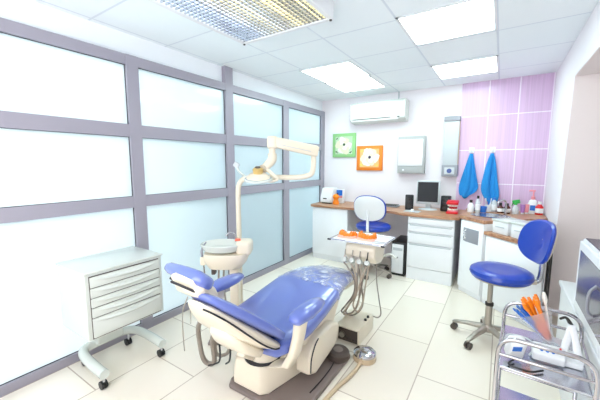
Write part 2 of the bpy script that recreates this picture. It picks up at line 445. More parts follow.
def picture(x0, x1, z0, z1, fm, label, tilt, seed, dark):
    cx, cz = (x0 + x1) / 2, (z0 + z1) / 2; w, h = x1 - x0, z1 - z0
    t = thing('flower_picture', label, 'picture', (cx, -0.001, z0), 0, 'square flower paintings on the back wall')
    R = Matrix.Translation((cx, 0, cz)) @ Matrix.Rotation(tilt, 4, 'Y')
    def put(mb): mb.bm.transform(R); return mb
    b = MB(); b.box((0, -0.016, 0), (w, 0.03, h), bev=0.004); put(b).build('canvas', fm, t)
    b = MB(); b.box((0, -0.0312, 0), (w * 0.74, 0.0012, h * 0.74)); put(b).build('painted_ground', 'groundgreen' if fm == 'framegreen' else 'groundorange', t, flat=True)
    rnd = random.Random(seed)
    k = 0
    for ring, n, rad in ((0, 6, 0.27), (1, 5, 0.15)):
        for i in range(n):
            a = 2 * PI * i / n + rnd.uniform(-0.2, 0.2)
            r0 = rad * w * rnd.uniform(0.55, 0.8); pr_ = rad * w * rnd.uniform(0.6, 0.85)
            b = MB(); poly = []
            for j in range(14):
                q = 2 * PI * j / 14
                rr = pr_ * (1 + 0.14 * math.sin(3 * q + i)) * 0.8
                poly.append((r0 * math.cos(a) + rr * math.cos(q) * (1.1 if j % 2 else 1), r0 * math.sin(a) + rr * math.sin(q)))
            z_ = -0.0328 - 0.0006 * k
            b.prism(poly, -z_ - 0.0006, -z_ + 0.0006, Matrix.Rotation(PI / 2, 4, 'X')); put(b).build('petal', 'petal' if i % 2 == 0 else 'petalshade', t, flat=True); k += 1
    b = MB(); b.lathe([(0, 0), (0.055 * w, 0), (0.04 * w, 0.005), (0, 0.006)], n=14, mtx=Matrix.Translation((0.02 * w, -0.0402, 0.03 * w)) @ Matrix.Rotation(PI / 2, 4, 'X')); put(b).build('flower_centre', dark, t)
    for sx, sz, an in ((-0.3, 0.28, 0.7), (0.3, -0.3, 0.5), (-0.32, -0.26, -0.6)):
        b = MB(); b.pad([((sx * w - 0.05 * w, -0.0328, sz * h), (0.004, 0, 0.004), (0, 0.0006, 0)), ((sx * w, -0.0328, sz * h), (0, 0, 0.03 * w), (0, 0.0006, 0)), ((sx * w + 0.06 * w, -0.0328, sz * h + an * 0.04), (0.002, 0, 0.004), (0, 0.0006, 0))], n=8)
        put(b).build('leaf', 'leaf' if fm == 'framegreen' else 'yellow', t, flat=True)
picture(0.165, 0.56, 1.53, 1.905, 'framegreen', 'square green-bordered painting of a white flower, left of the orange one', 0.0, 3, 'leaf')
picture(0.585, 0.995, 1.325, 1.70, 'frameorange', 'square orange-bordered painting of a white flower with dark centre', 0.0, 5, 'plum')

t = thing('xray_viewer', 'flat grey x-ray light box with white screen on the back wall', 'x-ray viewer', (1.42, 0, 1.29))
b = MB(); b.span((1.235, -0.09, 1.29), (1.6, -0.001, 1.81), bev=0.008); b.build('housing', 'viewergrey', t)
b = MB(); b.span((1.245, -0.1, 1.40), (1.575, -0.088, 1.765), bev=0.003); b.build('screen_panel', 'white', t)
b = MB(); b.span((1.25, -0.094, 1.30), (1.57, -0.088, 1.385), bev=0.002); b.build('control_strip', 'viewergrey', t)
b = MB(); b.cyl((1.32, -0.1, 1.34), (1.32, -0.094, 1.34), 0.012); b.build('switch_knob', 'white', t)

t = thing('germicidal_lamp_unit', 'tall narrow grey air steriliser unit at the left edge of the lilac tiles', 'air steriliser', (1.92, 0, 1.26))
b = MB(); b.span((1.83, -0.11, 1.40), (2.008, -0.001, 1.985), bev=0.012); b.build('body', 'lightgrey', t)
b = MB(); b.span((1.826, -0.124, 1.975), (2.014, -0.001, 2.035), bev=0.006); b.build('top_cap', 'grey', t)
b = MB(); b.span((1.826, -0.124, 1.26), (2.014, -0.001, 1.41), bev=0.006); bc = b.build('bottom_cap', 'grey', t)
b = MB(); b.span((1.86, -0.1285, 1.29), (1.98, -0.122, 1.38)); b.build('badge_plate', 'lightgrey', bc)
b = MB(); b.lathe([(0.016, 0), (0.03, 0), (0.03, 0.004), (0.016, 0.004)], mtx=Matrix.Translation((1.92, -0.128, 1.335)) @ Matrix.Rotation(PI / 2, 4, 'X')); b.build('round_emblem', 'navy', bc)
b = MB(); b.span((2.0085, -0.1, 1.42), (2.012, -0.02, 1.97)); b.build('side_strip', 'creamhose', t)

# hooks and towels
def hook(x, z, label):
    t = thing('towel_hook', label, 'hook', (x, -0.008, z), 0, 'white hooks on the lilac tiles')
    b = MB(); b.box((x, -0.012, z + 0.03), (0.06, 0.008, 0.07), bev=0.012); b.build('back_plate', 'white', t)
    b = MB(); b.tube([(x, -0.016, z + 0.03), (x, -0.04, z + 0.012), (x, -0.05, z + 0.0), (x, -0.055, z + 0.025)], 0.006); b.build('peg', 'white', t)
hook(2.155, 1.57, 'small white wall hook holding the left blue towel')
hook(2.385, 1.57, 'small white wall hook holding the right blue towel')

def towel(x, z, outline, label, seed):
    rnd = random.Random(seed); rows = []
    n = 20
    for i in range(len(outline)):
        lo, hi, dz = outline[i]; row = []
        for j in range(n + 1):
            s = j / n
            fold = 0.020 * math.sin(s * 9 + seed) * min(1, i / 3 + 0.25) + 0.010 * math.sin(s * 21 + seed + i * .3)
            row.append((x + lo + (hi - lo) * s, -0.045 + fold * 0.8, z + dz + (0.02 * math.sin(s * PI * 2 + seed) if i == len(outline) - 1 else 0)))
        rows.append(row)
    b = MB(); b.sheet(rows)
    return one('towel', b, 'towel', label, 'towel', 'blue towels on hooks', loc=(x, -0.045, z), thick=0.012, sub=1)
towel(2.16, 1.54, [(-0.012, 0.014, 0.02), (-0.035, 0.03, -0.05), (-0.055, 0.045, -0.12), (-0.075, 0.06, -0.2), (-0.10, 0.08, -0.3), (-0.12, 0.10, -0.38), (-0.125, 0.105, -0.43), (-0.12, 0.07, -0.49), (-0.10, -0.02, -0.55)], 'blue terry towel hanging from the left hook on the lilac tiles', 1.0)
towel(2.39, 1.54, [(-0.012, 0.014, 0.02), (-0.035, 0.035, -0.05), (-0.055, 0.045, -0.12), (-0.07, 0.055, -0.2), (-0.085, 0.065, -0.3), (-0.10, 0.08, -0.38), (-0.10, 0.095, -0.46), (-0.06, 0.095, -0.54), (-0.01, 0.07, -0.61)], 'blue terry towel hanging from the right hook on the lilac tiles', 2.4)

# ================================================================== DESK ALONG THE BACK WALL
DZ = 0.82
b = MB(); b.prism([(0.06, -0.009), (1.995, -0.009), (1.995, -0.012), (2.13, -0.012), (2.13, -0.70), (2.02, -0.735), (1.5, -0.735), (1.38, -0.66), (0.135, -0.64), (0.10, -0.61)], DZ - 0.032, DZ)
one('desk_worktop', b, 'wood', 'long oak-coloured desk worktop along the back wall', 'worktop', loc=(1.1, -0.35, DZ - 0.032), bev=0.004)

t = thing('desk_cabinet', 'white one-door base cabinet at the left end of the desk', 'cabinet', (0.42, -0.3, 0))
b = MB(); b.span((0.14, -0.60, 0.0), (0.71, -0.03, DZ - 0.032)); b.build('carcass', 'cabinet', t, bev=0.002)
b = MB(); b.span((0.142, -0.622, 0.08), (0.708, -0.602, DZ - 0.045), bev=0.003); b.build('door', 'cabinet', t)
b = MB(); b.span((0.145, -0.607, 0.0), (0.705, -0.600, 0.075)); b.build('plinth', 'white', t)

t = thing('drawer_cabinet', 'white drawer cabinet at the right end of the desk under the monitor', 'cabinet', (1.82, -0.36, 0))
b = MB(); b.span((1.565, -0.70, 0.0), (2.085, -0.03, DZ - 0.032)); b.build('carcass', 'cabinet', t, bev=0.002)
for z0, z1 in ((0.70, 0.785), (0.605, 0.695), (0.46, 0.60), (0.155, 0.455)):
    b = MB(); b.span((1.57, -0.722, z0 + 0.003), (2.08, -0.702, z1 - 0.003), bev=0.003); d = b.build('drawer', 'cabinet', t)
    b = MB(); b.box((1.825, -0.7245, z1 - 0.012), (0.47, 0.008, 0.012), bev=0.003); b.build('handle_lip', 'lightgrey', d)
b = MB(); b.span((1.57, -0.712, 0.0), (2.08, -0.70, 0.15)); b.build('plinth', 'cabinet', t)

# printer etc on the desk
t = thing('label_printer', 'small white desktop device with dark front slot at the left end of the desk', 'printer', (0.28, -0.30, DZ), 0.0)
b = MB(); prof = [(-0.42, DZ + 0.012), (-0.42, DZ + 0.10), (-0.36, DZ + 0.235), (-0.22, DZ + 0.235), (-0.2, DZ + 0.012)]
b.ring_loft([[(0.16, y, z) for y, z in prof], [(0.355, y, z) for y, z in prof]]); b.build('body', 'white', t, bev=0.012)
b = MB(); b.box((0.24, -0.4215, DZ + 0.075), (0.06, 0.006, 0.016)); b.build('slot', 'black', t)
b = MB(); b.box((0.265, -0.4, DZ + 0.006), (0.15, 0.05, 0.012)); b.build('foot_strip', 'black', t)
t = thing('pamphlet_box', 'small blue and red carton behind the orange jar at the left end of the desk', 'carton', (0.40, -0.24, DZ))
b = MB(); b.span((0.37, -0.28, DZ), (0.47, -0.2, DZ + 0.21), bev=0.003); b.build('carton', 'white', t)
b = MB(); b.span((0.371, -0.2825, DZ + 0.12), (0.469, -0.28, DZ + 0.205)); b.build('blue_panel', 'bluepl', t)
b = MB(); b.span((0.371, -0.2825, DZ + 0.085), (0.469, -0.28, DZ + 0.115)); b.build('red_panel', 'pink', t)
t = thing('orange_jar', 'small orange jar-shaped ornament beside the white desktop device', 'ornament', (0.43, -0.42, DZ))
b = MB(); b.lathe([(0, 0), (0.045, 0), (0.05, 0.03), (0.034, 0.07), (0.042, 0.09), (0.05, 0.115), (0.04, 0.14), (0.02, 0.155), (0, 0.156)], c=(0.43, -0.42, DZ)); b.build('jar', 'orange', t)
b = MB(); b.lathe([(0.0, 0), (0.012, 0), (0.01, 0.03), (0, 0.032)], c=(0.455, -0.415, DZ + 0.142)); b.build('stopper', 'plum', t)

t = thing('keyboard', 'dark flat keyboard lying on the desk behind the stool', 'keyboard', (1.1, -0.22, DZ))
b = MB(); b.span((0.9, -0.30, DZ), (1.31, -0.14, DZ + 0.022), bev=0.005); kb = b.build('keyboard_base', 'grey', t)
b = MB()
for r in range(5):
    for c in range(16):
        b.box((0.925 + c * 0.024, -0.285 + r * 0.03, DZ + 0.026), (0.02, 0.024, 0.01), bev=0.002, seg=1)
b.build('keys', 'black', t)

t = thing('monitor', 'flat computer monitor with dark screen and pale bezel on the desk', 'monitor', (1.70, -0.25, DZ), 0.12)
b = MB(); b.box((1.70, -0.25, 1.05), (0.285, 0.04, 0.31), rot=(-0.1, 0, 0.12), bev=0.008); b.build('bezel', 'lightgrey', t)
b = MB(); b.box((1.6975, -0.2715, 1.058), (0.25, 0.005, 0.262), rot=(-0.1, 0, 0.12)); b.build('screen', 'screen', t)
b = MB(); b.box((1.70, -0.225, 0.885), (0.06, 0.03, 0.10), bev=0.005); b.build('stand_neck', 'lightgrey', t)
b = MB(); b.lathe([(0, 0), (0.12, 0), (0.115, 0.012), (0.03, 0.022), (0, 0.022)], c=(1.70, -0.245, DZ + 0.0005), sy=0.75); b.build('stand_base', 'lightgrey', t)

def speaker(x, y, rz, label):
    t = thing('desktop_speaker', label, 'speaker', (x, y, DZ), rz, 'black desktop speakers')
    b = MB(True); b.box((0, 0, 0.10), (0.105, 0.11, 0.20), rot=(-0.06, 0, 0), bev=0.012); b.build('cabinet', 'black', t)
    for z, r in ((0.06, 0.034), (0.135, 0.02)):
        b = MB(True); b.lathe([(0, 0.002), (r * 0.5, -0.004), (r * 0.85, 0.004), (r, 0.006), (r, 0)], n=20, mtx=Matrix.Translation((0, -0.056 + (z - 0.10) * 0.06, z)) @ Matrix.Rotation(PI / 2, 4, 'X')); b.build('driver_cone', 'dark', t)
speaker(1.49, -0.37, 0.25, 'black desktop speaker to the left of the monitor')
speaker(1.92, -0.26, -0.1, 'black desktop speaker to the right of the monitor')
t = thing('computer_mouse', 'small white mouse and pad on the desk in front of the monitor', 'mouse', (1.56, -0.5, DZ))
b = MB(); b.span((1.47, -0.60, DZ), (1.66, -0.45, DZ + 0.004), bev=0.001); b.build('mouse_pad', 'lightgrey', t)
b = MB(); b.lathe([(0, 0), (0.028, 0), (0.03, 0.01), (0.02, 0.024), (0, 0.03)], c=(1.57, -0.53, DZ + 0.004), sx=0.8, sy=1.4); b.build('mouse_shell', 'white', t)

# dental jaw model
t = thing('jaw_model', 'red and white open dental jaw model on the right end of the desk', 'jaw model', (2.02, -0.42, DZ))
for k, z in enumerate((0.0, 0.125)):
    b = MB(); b.box((2.02, -0.42, DZ + 0.014 + z), (0.13, 0.12, 0.028), rot=(0.18 * k, 0, 0), bev=0.008); b.build('jaw_base', 'red', t)
    b = MB(); pts = [(2.02 + 0.05 * math.cos(a), -0.40 - 0.06 * math.sin(a), DZ + (0.034 if k == 0 else 0.117)) for a in [PI * i / 8 for i in range(9)]]
    b.tube(pts, 0.013, n=8); b.build('gum', 'pink', t)
    b = MB()
    for i in range(11):
        a = PI * i / 10
        b.box((2.02 + 0.052 * math.cos(a), -0.40 - 0.062 * math.sin(a), DZ + (0.052 if k == 0 else 0.098)), (0.013, 0.012, 0.02), rot=(0, 0, a), bev=0.003, seg=1)
    b.build('teeth', 'petal', t)
b = MB(); b.box((2.02, -0.366, DZ + 0.07), (0.09, 0.015, 0.14), bev=0.005); b.build('hinge', 'red', t)

# pc tower
t = thing('computer_tower', 'black and silver computer tower standing on the floor under the desk', 'computer', (1.47, -0.53, 0))
b = MB(); b.span((1.37, -0.69, 0.012), (1.548, -0.28, 0.44), bev=0.006); b.build('case', 'black', t)
b = MB(); b.span((1.376, -0.702, 0.03), (1.522, -0.688, 0.41), bev=0.006); fp = b.build('front_panel', 'white', t)
b = MB(); b.span((1.39, -0.705, 0.33), (1.51, -0.701, 0.365)); b.build('drive_bay', 'lightgrey', fp)
b = MB(); b.cyl((1.45, -0.706, 0.24), (1.45, -0.70, 0.24), 0.011); b.build('power_button', 'grey', fp)
b = MB(); b.box((1.46, -0.68, 0.006), (0.16, 0.02, 0.012)); b.box((1.46, -0.3, 0.006), (0.16, 0.02, 0.012)); b.build('feet', 'black', t)

# ================================================================== SINK CORNER
CZ = 0.855; LZ2 = 0.75
P0, P1, P2 = Vector((2.165, -0.755)), Vector((2.395, -0.985)), Vector((2.875, -1.44))
t = thing('sink_cabinet', 'white corner cabinet with a small square window hatch under the sink counter', 'cabinet', (2.45, -0.5, 0))
b = MB(); b.prism([(P0.x, P0.y), (P1.x, P1.y), (2.90, -0.48), (2.90, -0.012), (P0.x, -0.012)], 0.0, CZ - 0.035); b.build('carcass', 'cabinet', t, bev=0.002)
dv = (P1 - P0).normalized(); nv = Vector((-dv.y, dv.x)) * -1
ang = math.atan2(dv.y, dv.x)
def dbox(mb, s0, s1, z0, z1, d0, d1, bev=0.0, base=P0):
    mid = base + dv * ((s0 + s1) / 2) + nv * ((d0 + d1) / 2)
    mb.box((mid.x, mid.y, (z0 + z1) / 2), (abs(s1 - s0), abs(d1 - d0), z1 - z0), rot=(0, 0, ang), bev=bev)
LW = (P1 - P0).length
b = MB(); dbox(b, 0.004, LW - 0.004, 0.06, CZ - 0.045, 0.002, 0.02, 0.003); door = b.build('door', 'cabinet', t)
b = MB(); dbox(b, 0.05, LW - 0.06, 0.585, 0.735, 0.018, 0.0225, 0.001); b.build('hatch_glass', 'grey', door)
b = MB()
for i in range(6):
    s = 0.07 + 0.015 * (i % 2); q = P0 + dv * s + nv * 0.024
    b.tube([(q.x + 0.012 * math.cos(a + i), q.y, 0.60 + 0.022 * i + 0.012 * math.sin(a)) for a in [2 * PI * k / 8 for k in range(8)]], 0.003, n=6, closed=True)
b.build('hatch_scroll', 'white', door)
b = MB(); e = nv * 0.02
b.prism([(P0.x + e.x - 0.015, P0.y + e.y + 0.02), (P1.x + e.x, P1.y + e.y), (2.935, -0.47), (2.935, -0.010), (2.145, -0.010)], CZ - 0.035, CZ)
one('sink_worktop', b, 'wood', 'raised oak-coloured corner worktop around the sink under the towels', 'worktop', loc=(2.5, -0.4, CZ - 0.035), bev=0.004)
t = thing('sink_basin', 'oval steel sink set into the raised corner worktop', 'sink', (2.42, -0.62, CZ))
b = MB(); b.lathe([(0.10, 0.0005), (0.19, 0.0005), (0.195, 0.006), (0.18, 0.009), (0.16, 0.006), (0.12, 0.003), (0.03, 0.002)], c=(2.42, -0.62, CZ), sy=0.8); b.build('bowl', 'steel', t)
b = MB(); b.tube([(2.56, -0.45, CZ), (2.56, -0.45, CZ + 0.12), (2.54, -0.48, CZ + 0.17), (2.49, -0.54, CZ + 0.15), (2.485, -0.545, CZ + 0.12)], 0.011); b.build('tap', 'chrome', t)
b = MB(); b.lathe([(0, 0), (0.02, 0), (0.02, 0.012), (0, 0.012)], c=(2.56, -0.45, CZ)); b.build('tap_flange', 'chrome', t)

t = thing('side_cabinet', 'white base cabinet behind the right blue stool, below the two white bins', 'cabinet', (2.7, -1.05, 0))
b = MB(); b.prism([(P1.x + 0.01, P1.y - 0.003), (2.85, -1.415), (2.86, -1.36), (2.90, -1.0), (2.90, -0.50)], 0.0, LZ2 - 0.035); b.build('carcass', 'cabinet', t, bev=0.002)
b = MB(); dbox(b, 0.03, 0.63, 0.06, LZ2 - 0.045, 0.003, 0.016, 0.003, base=P1); b.build('door', 'cabinet', t)
b = MB(); q = P1 + dv * 0.672 + nv * 0.0; b.cyl((q.x, q.y, 0.0), (q.x, q.y, LZ2 - 0.035), 0.012); b.build('corner_post', 'dark', t)
b = MB(); e = nv * 0.02
b.prism([(P1.x + e.x + 0.002, P1.y + e.y - 0.002), (2.86 + e.x, -1.43 + e.y), (2.872, -1.36), (2.93, -1.02), (2.93, -0.505)], LZ2 - 0.035, LZ2)
one('side_worktop', b, 'wood', 'lower oak-coloured worktop with two white bins on it', 'worktop', loc=(2.7, -1.0, LZ2 - 0.035), bev=0.004)

def bin_(s0, s1, d0, d1, h, label, lid):
    mid = P1 + dv * ((s0 + s1) / 2) + nv * ((d0 + d1) / 2)
    t = thing('storage_bin', label, 'storage box', (mid.x, mid.y, LZ2), 0, 'white boxes on the lower worktop')
    b = MB(); dbox(b, s0, s1, LZ2, LZ2 + h, d0, d1, 0.008, base=P1); b.build('box', 'white', t)
    b = MB(); dbox(b, s0 - 0.006, s1 + 0.006, LZ2 + h, LZ2 + h + 0.022, d0 - 0.006, d1 + 0.006, 0.006, base=P1); b.build('lid', lid, t)
    b = MB(); dbox(b, s0 + 0.04, s1 - 0.04, LZ2 + h * 0.55, LZ2 + h * 0.62, d1 - 0.002, d1 + 0.008, 0.002, base=P1); b.build('handle', 'lightgrey', t)
bin_(0.055, 0.235, -0.24, -0.025, 0.118, 'small white lidded box at the left front of the lower worktop', 'metalwhite')
bin_(0.27, 0.47, -0.28, -0.02, 0.125, 'long white lidded box on the lower worktop behind the blue backrest', 'metalwhite')

# bottles and cups
def bottle(name, x, y, z, h, r, body, cap, label, caph=0.25, neck=0.4, cat='bottle', group=None):
    t = thing(name, label, cat, (x, y, z), 0, group)
    hb = h * (1 - caph)
    b = MB(); b.lathe([(0, 0), (r * 0.9, 0), (r, 0.006), (r, hb * 0.72), (r * neck * 1.3, hb * 0.93), (r * neck, hb), (0, hb)], c=(x, y, z), n=18); b.build('body', body, t)
    b = MB(); b.lathe([(0, 0), (r * neck * 1.15, 0), (r * neck * 1.15, h * caph), (0, h * caph)], c=(x, y, z + hb - 0.001), n=14); b.build('cap', cap, t)
    b = MB(); b.lathe([(r * 1.012, hb * 0.18), (r * 1.02, hb * 0.2), (r * 1.02, hb * 0.6), (r * 1.012, hb * 0.62)], c=(x, y, z), n=18); b.build('sleeve', 'white', t)
    return t
bottle('shampoo_bottle', 2.215, -0.44, CZ, 0.15, 0.034, 'white', 'dark', 'white bottle with dark cap at the left of the sink, next to the jaw model', 0.22)
bottle('clear_bottle', 2.285, -0.42, CZ, 0.20, 0.028, 'jar', 'dark', 'tall clear pinkish bottle with dark cap on the sink worktop', 0.16)
bottle('brown_bottle', 2.51, -0.30, CZ, 0.12, 0.032, 'brown', 'black', 'brown glass bottle on the sink worktop, left one of the dark pair', 0.25)
bottle('brown_bottle', 2.575, -0.32, CZ, 0.12, 0.034, 'brown', 'black', 'brown glass bottle on the sink worktop, right one of the dark pair', 0.2)
def cup(x, y, z, h, r, m, label, grp=None):
    b = MB(); b.lathe([(0, 0.0), (r * 0.8, 0), (r, h), (r * 0.92, h), (r * 0.74, 0.006), (0, 0.006)], c=(x, y, z), n=18)
    return one('cup', b, m, label, 'cup', grp, loc=(x, y, z))
cup(2.335, -0.36, CZ, 0.07, 0.045, 'bluepl', 'blue plastic cup right of the clear bottle on the sink worktop')
t = thing('brush_holder', 'white holder of blue-tipped brushes beside the blue cup on the sink worktop', 'brush holder', (2.385, -0.25, CZ))
b = MB(); b.lathe([(0, 0), (0.035, 0), (0.035, 0.08), (0.03, 0.08), (0.03, 0.01), (0, 0.01)], c=(2.385, -0.25, CZ)); b.build('holder', 'white', t)
for i in range(4):
    a = i * 1.6
    b = MB(); b.cyl((2.385 + 0.01 * math.cos(a), -0.25 + 0.01 * math.sin(a), CZ + 0.012), (2.385 + 0.03 * math.cos(a), -0.25 + 0.03 * math.sin(a), CZ + 0.16), 0.005, n=8); b.build('brush', 'bluepl' if i % 2 else 'white', t)
bottle('glass_dropper', 2.445, -0.24, CZ, 0.17, 0.034, 'jar', 'bluepl', 'clear glass bottle with blue cap left of the brown bottles', 0.15)
one_ = MB(); one_.box((2.232, -0.30, CZ + 0.02), (0.10, 0.07, 0.04), rot=(0, 0, 0.3), bev=0.006)
one('soap_dish', one_, 'navy', 'small navy blue dish on the sink worktop in front of the blue cup', 'dish', loc=(2.232, -0.30, CZ))

BZ = CZ
x, y = 2.655, -0.30
t = thing('spray_bottle', 'clear spray bottle with green trigger head behind the long white box', 'spray bottle', (x, y, BZ))
b = MB(); b.lathe([(0, 0), (0.032, 0), (0.034, 0.01), (0.034, 0.07), (0.014, 0.10), (0.012, 0.115), (0, 0.115)], c=(x, y, BZ)); b.build('body', 'jar', t)
b = MB(); b.box((x + 0.004, y, BZ + 0.14), (0.075, 0.03, 0.045), rot=(0, -0.25, -0.4), bev=0.008); b.cyl((x, y, BZ + 0.105), (x, y, BZ + 0.13), 0.018); b.build('trigger_head', 'green', t)
b = MB(); b.box((x - 0.028, y + 0.008, BZ + 0.115), (0.009, 0.014, 0.05), rot=(0, 0.3, 0)); b.build('trigger', 'green', t)
for i, (x, y, m, lab) in enumerate(((2.725, -0.27, 'purple', 'short purple tube standing right of the spray bottle'), (2.765, -0.22, 'pink', 'short pink tube between the purple tube and the white pump bottle'))):
    t = thing('cream_tube', lab, 'tube', (x, y, BZ), 0, 'tubes behind the long white box')
    b = MB(); b.pad([((x, y, BZ + 0.018), (0.018, 0, 0), (0, 0.018, 0)), ((x, y, BZ + 0.07), (0.021, 0, 0), (0, 0.012, 0)), ((x, y, BZ + 0.11), (0.024, 0, 0), (0, 0.002, 0))], n=16, e=2); b.build('tube_body', m, t)
    b = MB(); b.lathe([(0, 0), (0.015, 0), (0.015, 0.019), (0, 0.019)], c=(x, y, BZ)); b.build('cap', 'white', t)
x, y = 2.82, -0.17
t = thing('pump_bottle', 'tall white pump bottle with pink nozzle at the right end of the lilac tiles', 'pump bottle', (x, y, BZ))
b = MB(); b.pad([((x, y, BZ), (0.046, 0, 0), (0, 0.032, 0)), ((x, y, BZ + 0.11), (0.048, 0, 0), (0, 0.034, 0)), ((x, y, BZ + 0.15), (0.036, 0, 0), (0, 0.026, 0)), ((x, y, BZ + 0.165), (0.016, 0, 0), (0, 0.016, 0))], n=20, e=2.4); b.build('body', 'white', t)
b = MB(); b.box((x, y - 0.0345, BZ + 0.07), (0.05, 0.003, 0.06)); b.build('sticker', 'bluepl', t)
b = MB(); b.cyl((x, y, BZ + 0.16), (x, y, BZ + 0.26), 0.008, n=10); b.cyl((x, y, BZ + 0.164), (x, y, BZ + 0.20), 0.02, n=14); b.box((x - 0.012, y, BZ + 0.265), (0.06, 0.02, 0.018), bev=0.004); b.build('pump', 'pink', t)
x, y = 2.88, -0.22
bottle('detergent_bottle', x, y, BZ, 0.15, 0.038, 'red', 'white', 'red and white bottle beside the pump bottle in the wall corner', 0.2)

# ================================================================== CLINICIAN STOOLS
def make_stool(name, label, seat_h, back_lo, loc, rz, bo=0.0, so=0.0):
    """local frame: backrest at +Y, sitter faces -Y"""
    t = thing(name, label, 'stool', loc, rz, 'blue stools on castors')
    b = MB(True); b.lathe([(0, 0.085), (0.05, 0.085), (0.055, 0.10), (0.035, 0.135), (0, 0.135)]); b.build('hub', 'satin', t)
    for k in range(5):
        a = 2 * PI * k / 5 + 0.35
        c, s = math.cos(a), math.sin(a)
        b = MB(True)
        b.pad([((0.02 * c, 0.02 * s, 0.108), (-0.026 * s, 0.026 * c, 0), (0, 0, 0.02)), ((0.16 * c, 0.16 * s, 0.092), (-0.022 * s, 0.022 * c, 0), (0, 0, 0.014)), ((0.255 * c, 0.255 * s, 0.07), (-0.016 * s, 0.016 * c, 0), (0, 0, 0.011)), ((0.265 * c, 0.265 * s, 0.067), (-0.010 * s, 0.010 * c, 0), (0, 0, 0.008))], n=14)
        lg = b.build('leg', 'satin', t)
        b = MB(True)
        for o_ in (-0.014, 0.014):
            px, py = 0.25 * c - s * o_, 0.25 * s + c * o_
            b.cyl((px + s * 0.008, py - c * 0.008, 0.026), (px - s * 0.008, py + c * 0.008, 0.026), 0.026, n=16)
        b.cyl((0.25 * c, 0.25 * s, 0.03), (0.25 * c, 0.25 * s, 0.068), 0.009, n=10)
        b.build('castor', 'pedal', lg)
    b = MB(True); b.cyl((0, 0, 0.13), (0, 0, seat_h * 0.55), 0.026); b.cyl((0, 0, seat_h * 0.5), (0, 0, seat_h - 0.075), 0.019); b.build('column', 'satin', t)
    b = MB(True); b.cyl((0, 0, seat_h * 0.52), (0, 0, seat_h * 0.56), 0.03); b.build('column_collar', 'dark', t)
    b = MB(True)
    b.lathe([(0, -0.075), (0.13, -0.07), (0.185, -0.052), (0.19, -0.045), (0, -0.042)], c=(0, so, seat_h), sx=1.0, sy=1.0, n=36); b.build('seat_pan', 'creamdk', t)
    b = MB(True)
    b.lathe([(0, -0.045), (0.17, -0.045), (0.208, -0.034), (0.222, -0.008), (0.216, 0.018), (0.19, 0.034), (0.12, 0.032), (0, 0.024)], c=(0, so, seat_h), n=40, sy=0.98); b.build('seat', 'stoolvinyl', t)
    zb = seat_h + back_lo
    b = MB(True); b.tube([(0, 0.10 + so, seat_h - 0.06), (0, 0.20 + bo, seat_h - 0.06), (0, 0.232 + bo, seat_h - 0.02), (0, 0.238 + bo, seat_h + 0.08), (0, 0.236 + bo, zb + 0.14)], 0.018, n=10); b.build('back_post', 'steel' if loc[0] > 2 else 'white', t)
    b = MB(True); b.box((0, 0.20 + so, seat_h - 0.062), (0.05, 0.11, 0.03), bev=0.006); b.build('post_bracket', 'creamdk', t)
    b = MB(True)
    def disc(y0, k):   # oval, curved round the sitter
        ring = []
        for j in range(40):
            a = 2 * PI * j / 40; ca, sa = math.cos(a), math.sin(a)
            x = math.copysign(abs(ca) ** 0.8, ca) * 0.205 * k; z = math.copysign(abs(sa) ** 0.8, sa) * 0.165 * k
            ring.append((x, y0 + bo - 1.1 * x * x + 0.2 * z, zb + 0.155 + z))
        return ring
    b.ring_loft([disc(0.198, 0.3), disc(0.194, 0.7), disc(0.197, 0.93), disc(0.212, 1.0), disc(0.226, 0.97)]); b.build('backrest', 'stoolvinyl', t)
    b = MB(True); b.ring_loft([disc(0.224, 0.94), disc(0.236, 0.93), disc(0.247, 0.8), disc(0.252, 0.4)]); b.build('back_shell', 'creamdk' if loc[0] > 2 else 'white', t)
    return t
make_stool('clinic_stool', 'blue round stool on castors in front of the right-hand white cabinet', 0.57, 0.11, (2.48, -1.765, 0), -PI / 2 + 0.42, 0.115, 0.065)
make_stool('clinic_stool', 'blue stool at the desk with its white oval backrest towards the room', 0.63, 0.10, (1.155, -0.80, 0), PI + 0.05)

# ================================================================== DRAWER CART BY THE GLASS
CX0, CX1, CY0, CY1, CZ0, CZ1 = 0.05, 0.435, -3.80, -3.295, 0.335, 0.775
t = thing('instrument_cart', 'white five-drawer instrument cart on castors beside the frosted glass', 'cart', (0.25, -3.53, 0))
b = MB(); b.span((CX0, CY0, CZ0), (CX1, CY1, CZ1 - 0.012)); b.build('body', 'metalwhite', t, bev=0.006)
b = MB(); b.span((CX0 - 0.006, CY0 - 0.008, CZ1 - 0.014), (CX1 + 0.012, CY1 + 0.008, CZ1), bev=0.006); b.build('top_panel', 'metalwhite', t)
b = MB(); b.span((CX1 - 0.003, CY0 + 0.024, 0.343), (CX1 + 0.0015, CY1 - 0.024, 0.746)); b.build('drawer_gap_shade', 'pedal', t, flat=True)  # dark sheet painting in the shade between the drawers
zs = [0.742, 0.670, 0.605, 0.543, 0.478, 0.348]
for i in range(5):
    z1, z0 = zs[i], zs[i + 1]
    b = MB(); b.span((CX1 - 0.004, CY0 + 0.028, z0 + 0.003), (CX1 + 0.011, CY1 - 0.028, z1 - 0.003), bev=0.003); d = b.build('drawer', 'metalwhite', t)
    b = MB(); n = 14; rows = []
    for j in range(n + 1):
        s = j / n; y = CY0 + 0.05 + s * (CY1 - CY0 - 0.10); bow = 4 * s * (1 - s)
        zt = z1 - 0.016 - 0.012 * bow
        rows.append([(CX1 + 0.009, y, zt + 0.008), (CX1 + 0.012 + 0.012 * bow, y, zt), (CX1 + 0.012 + 0.014 * bow, y, zt - 0.006), (CX1 + 0.009, y, zt - 0.016 - 0.006 * bow)])
    b.ring_loft(rows); b.build('handle', 'metalwhite', d)
b = MB()
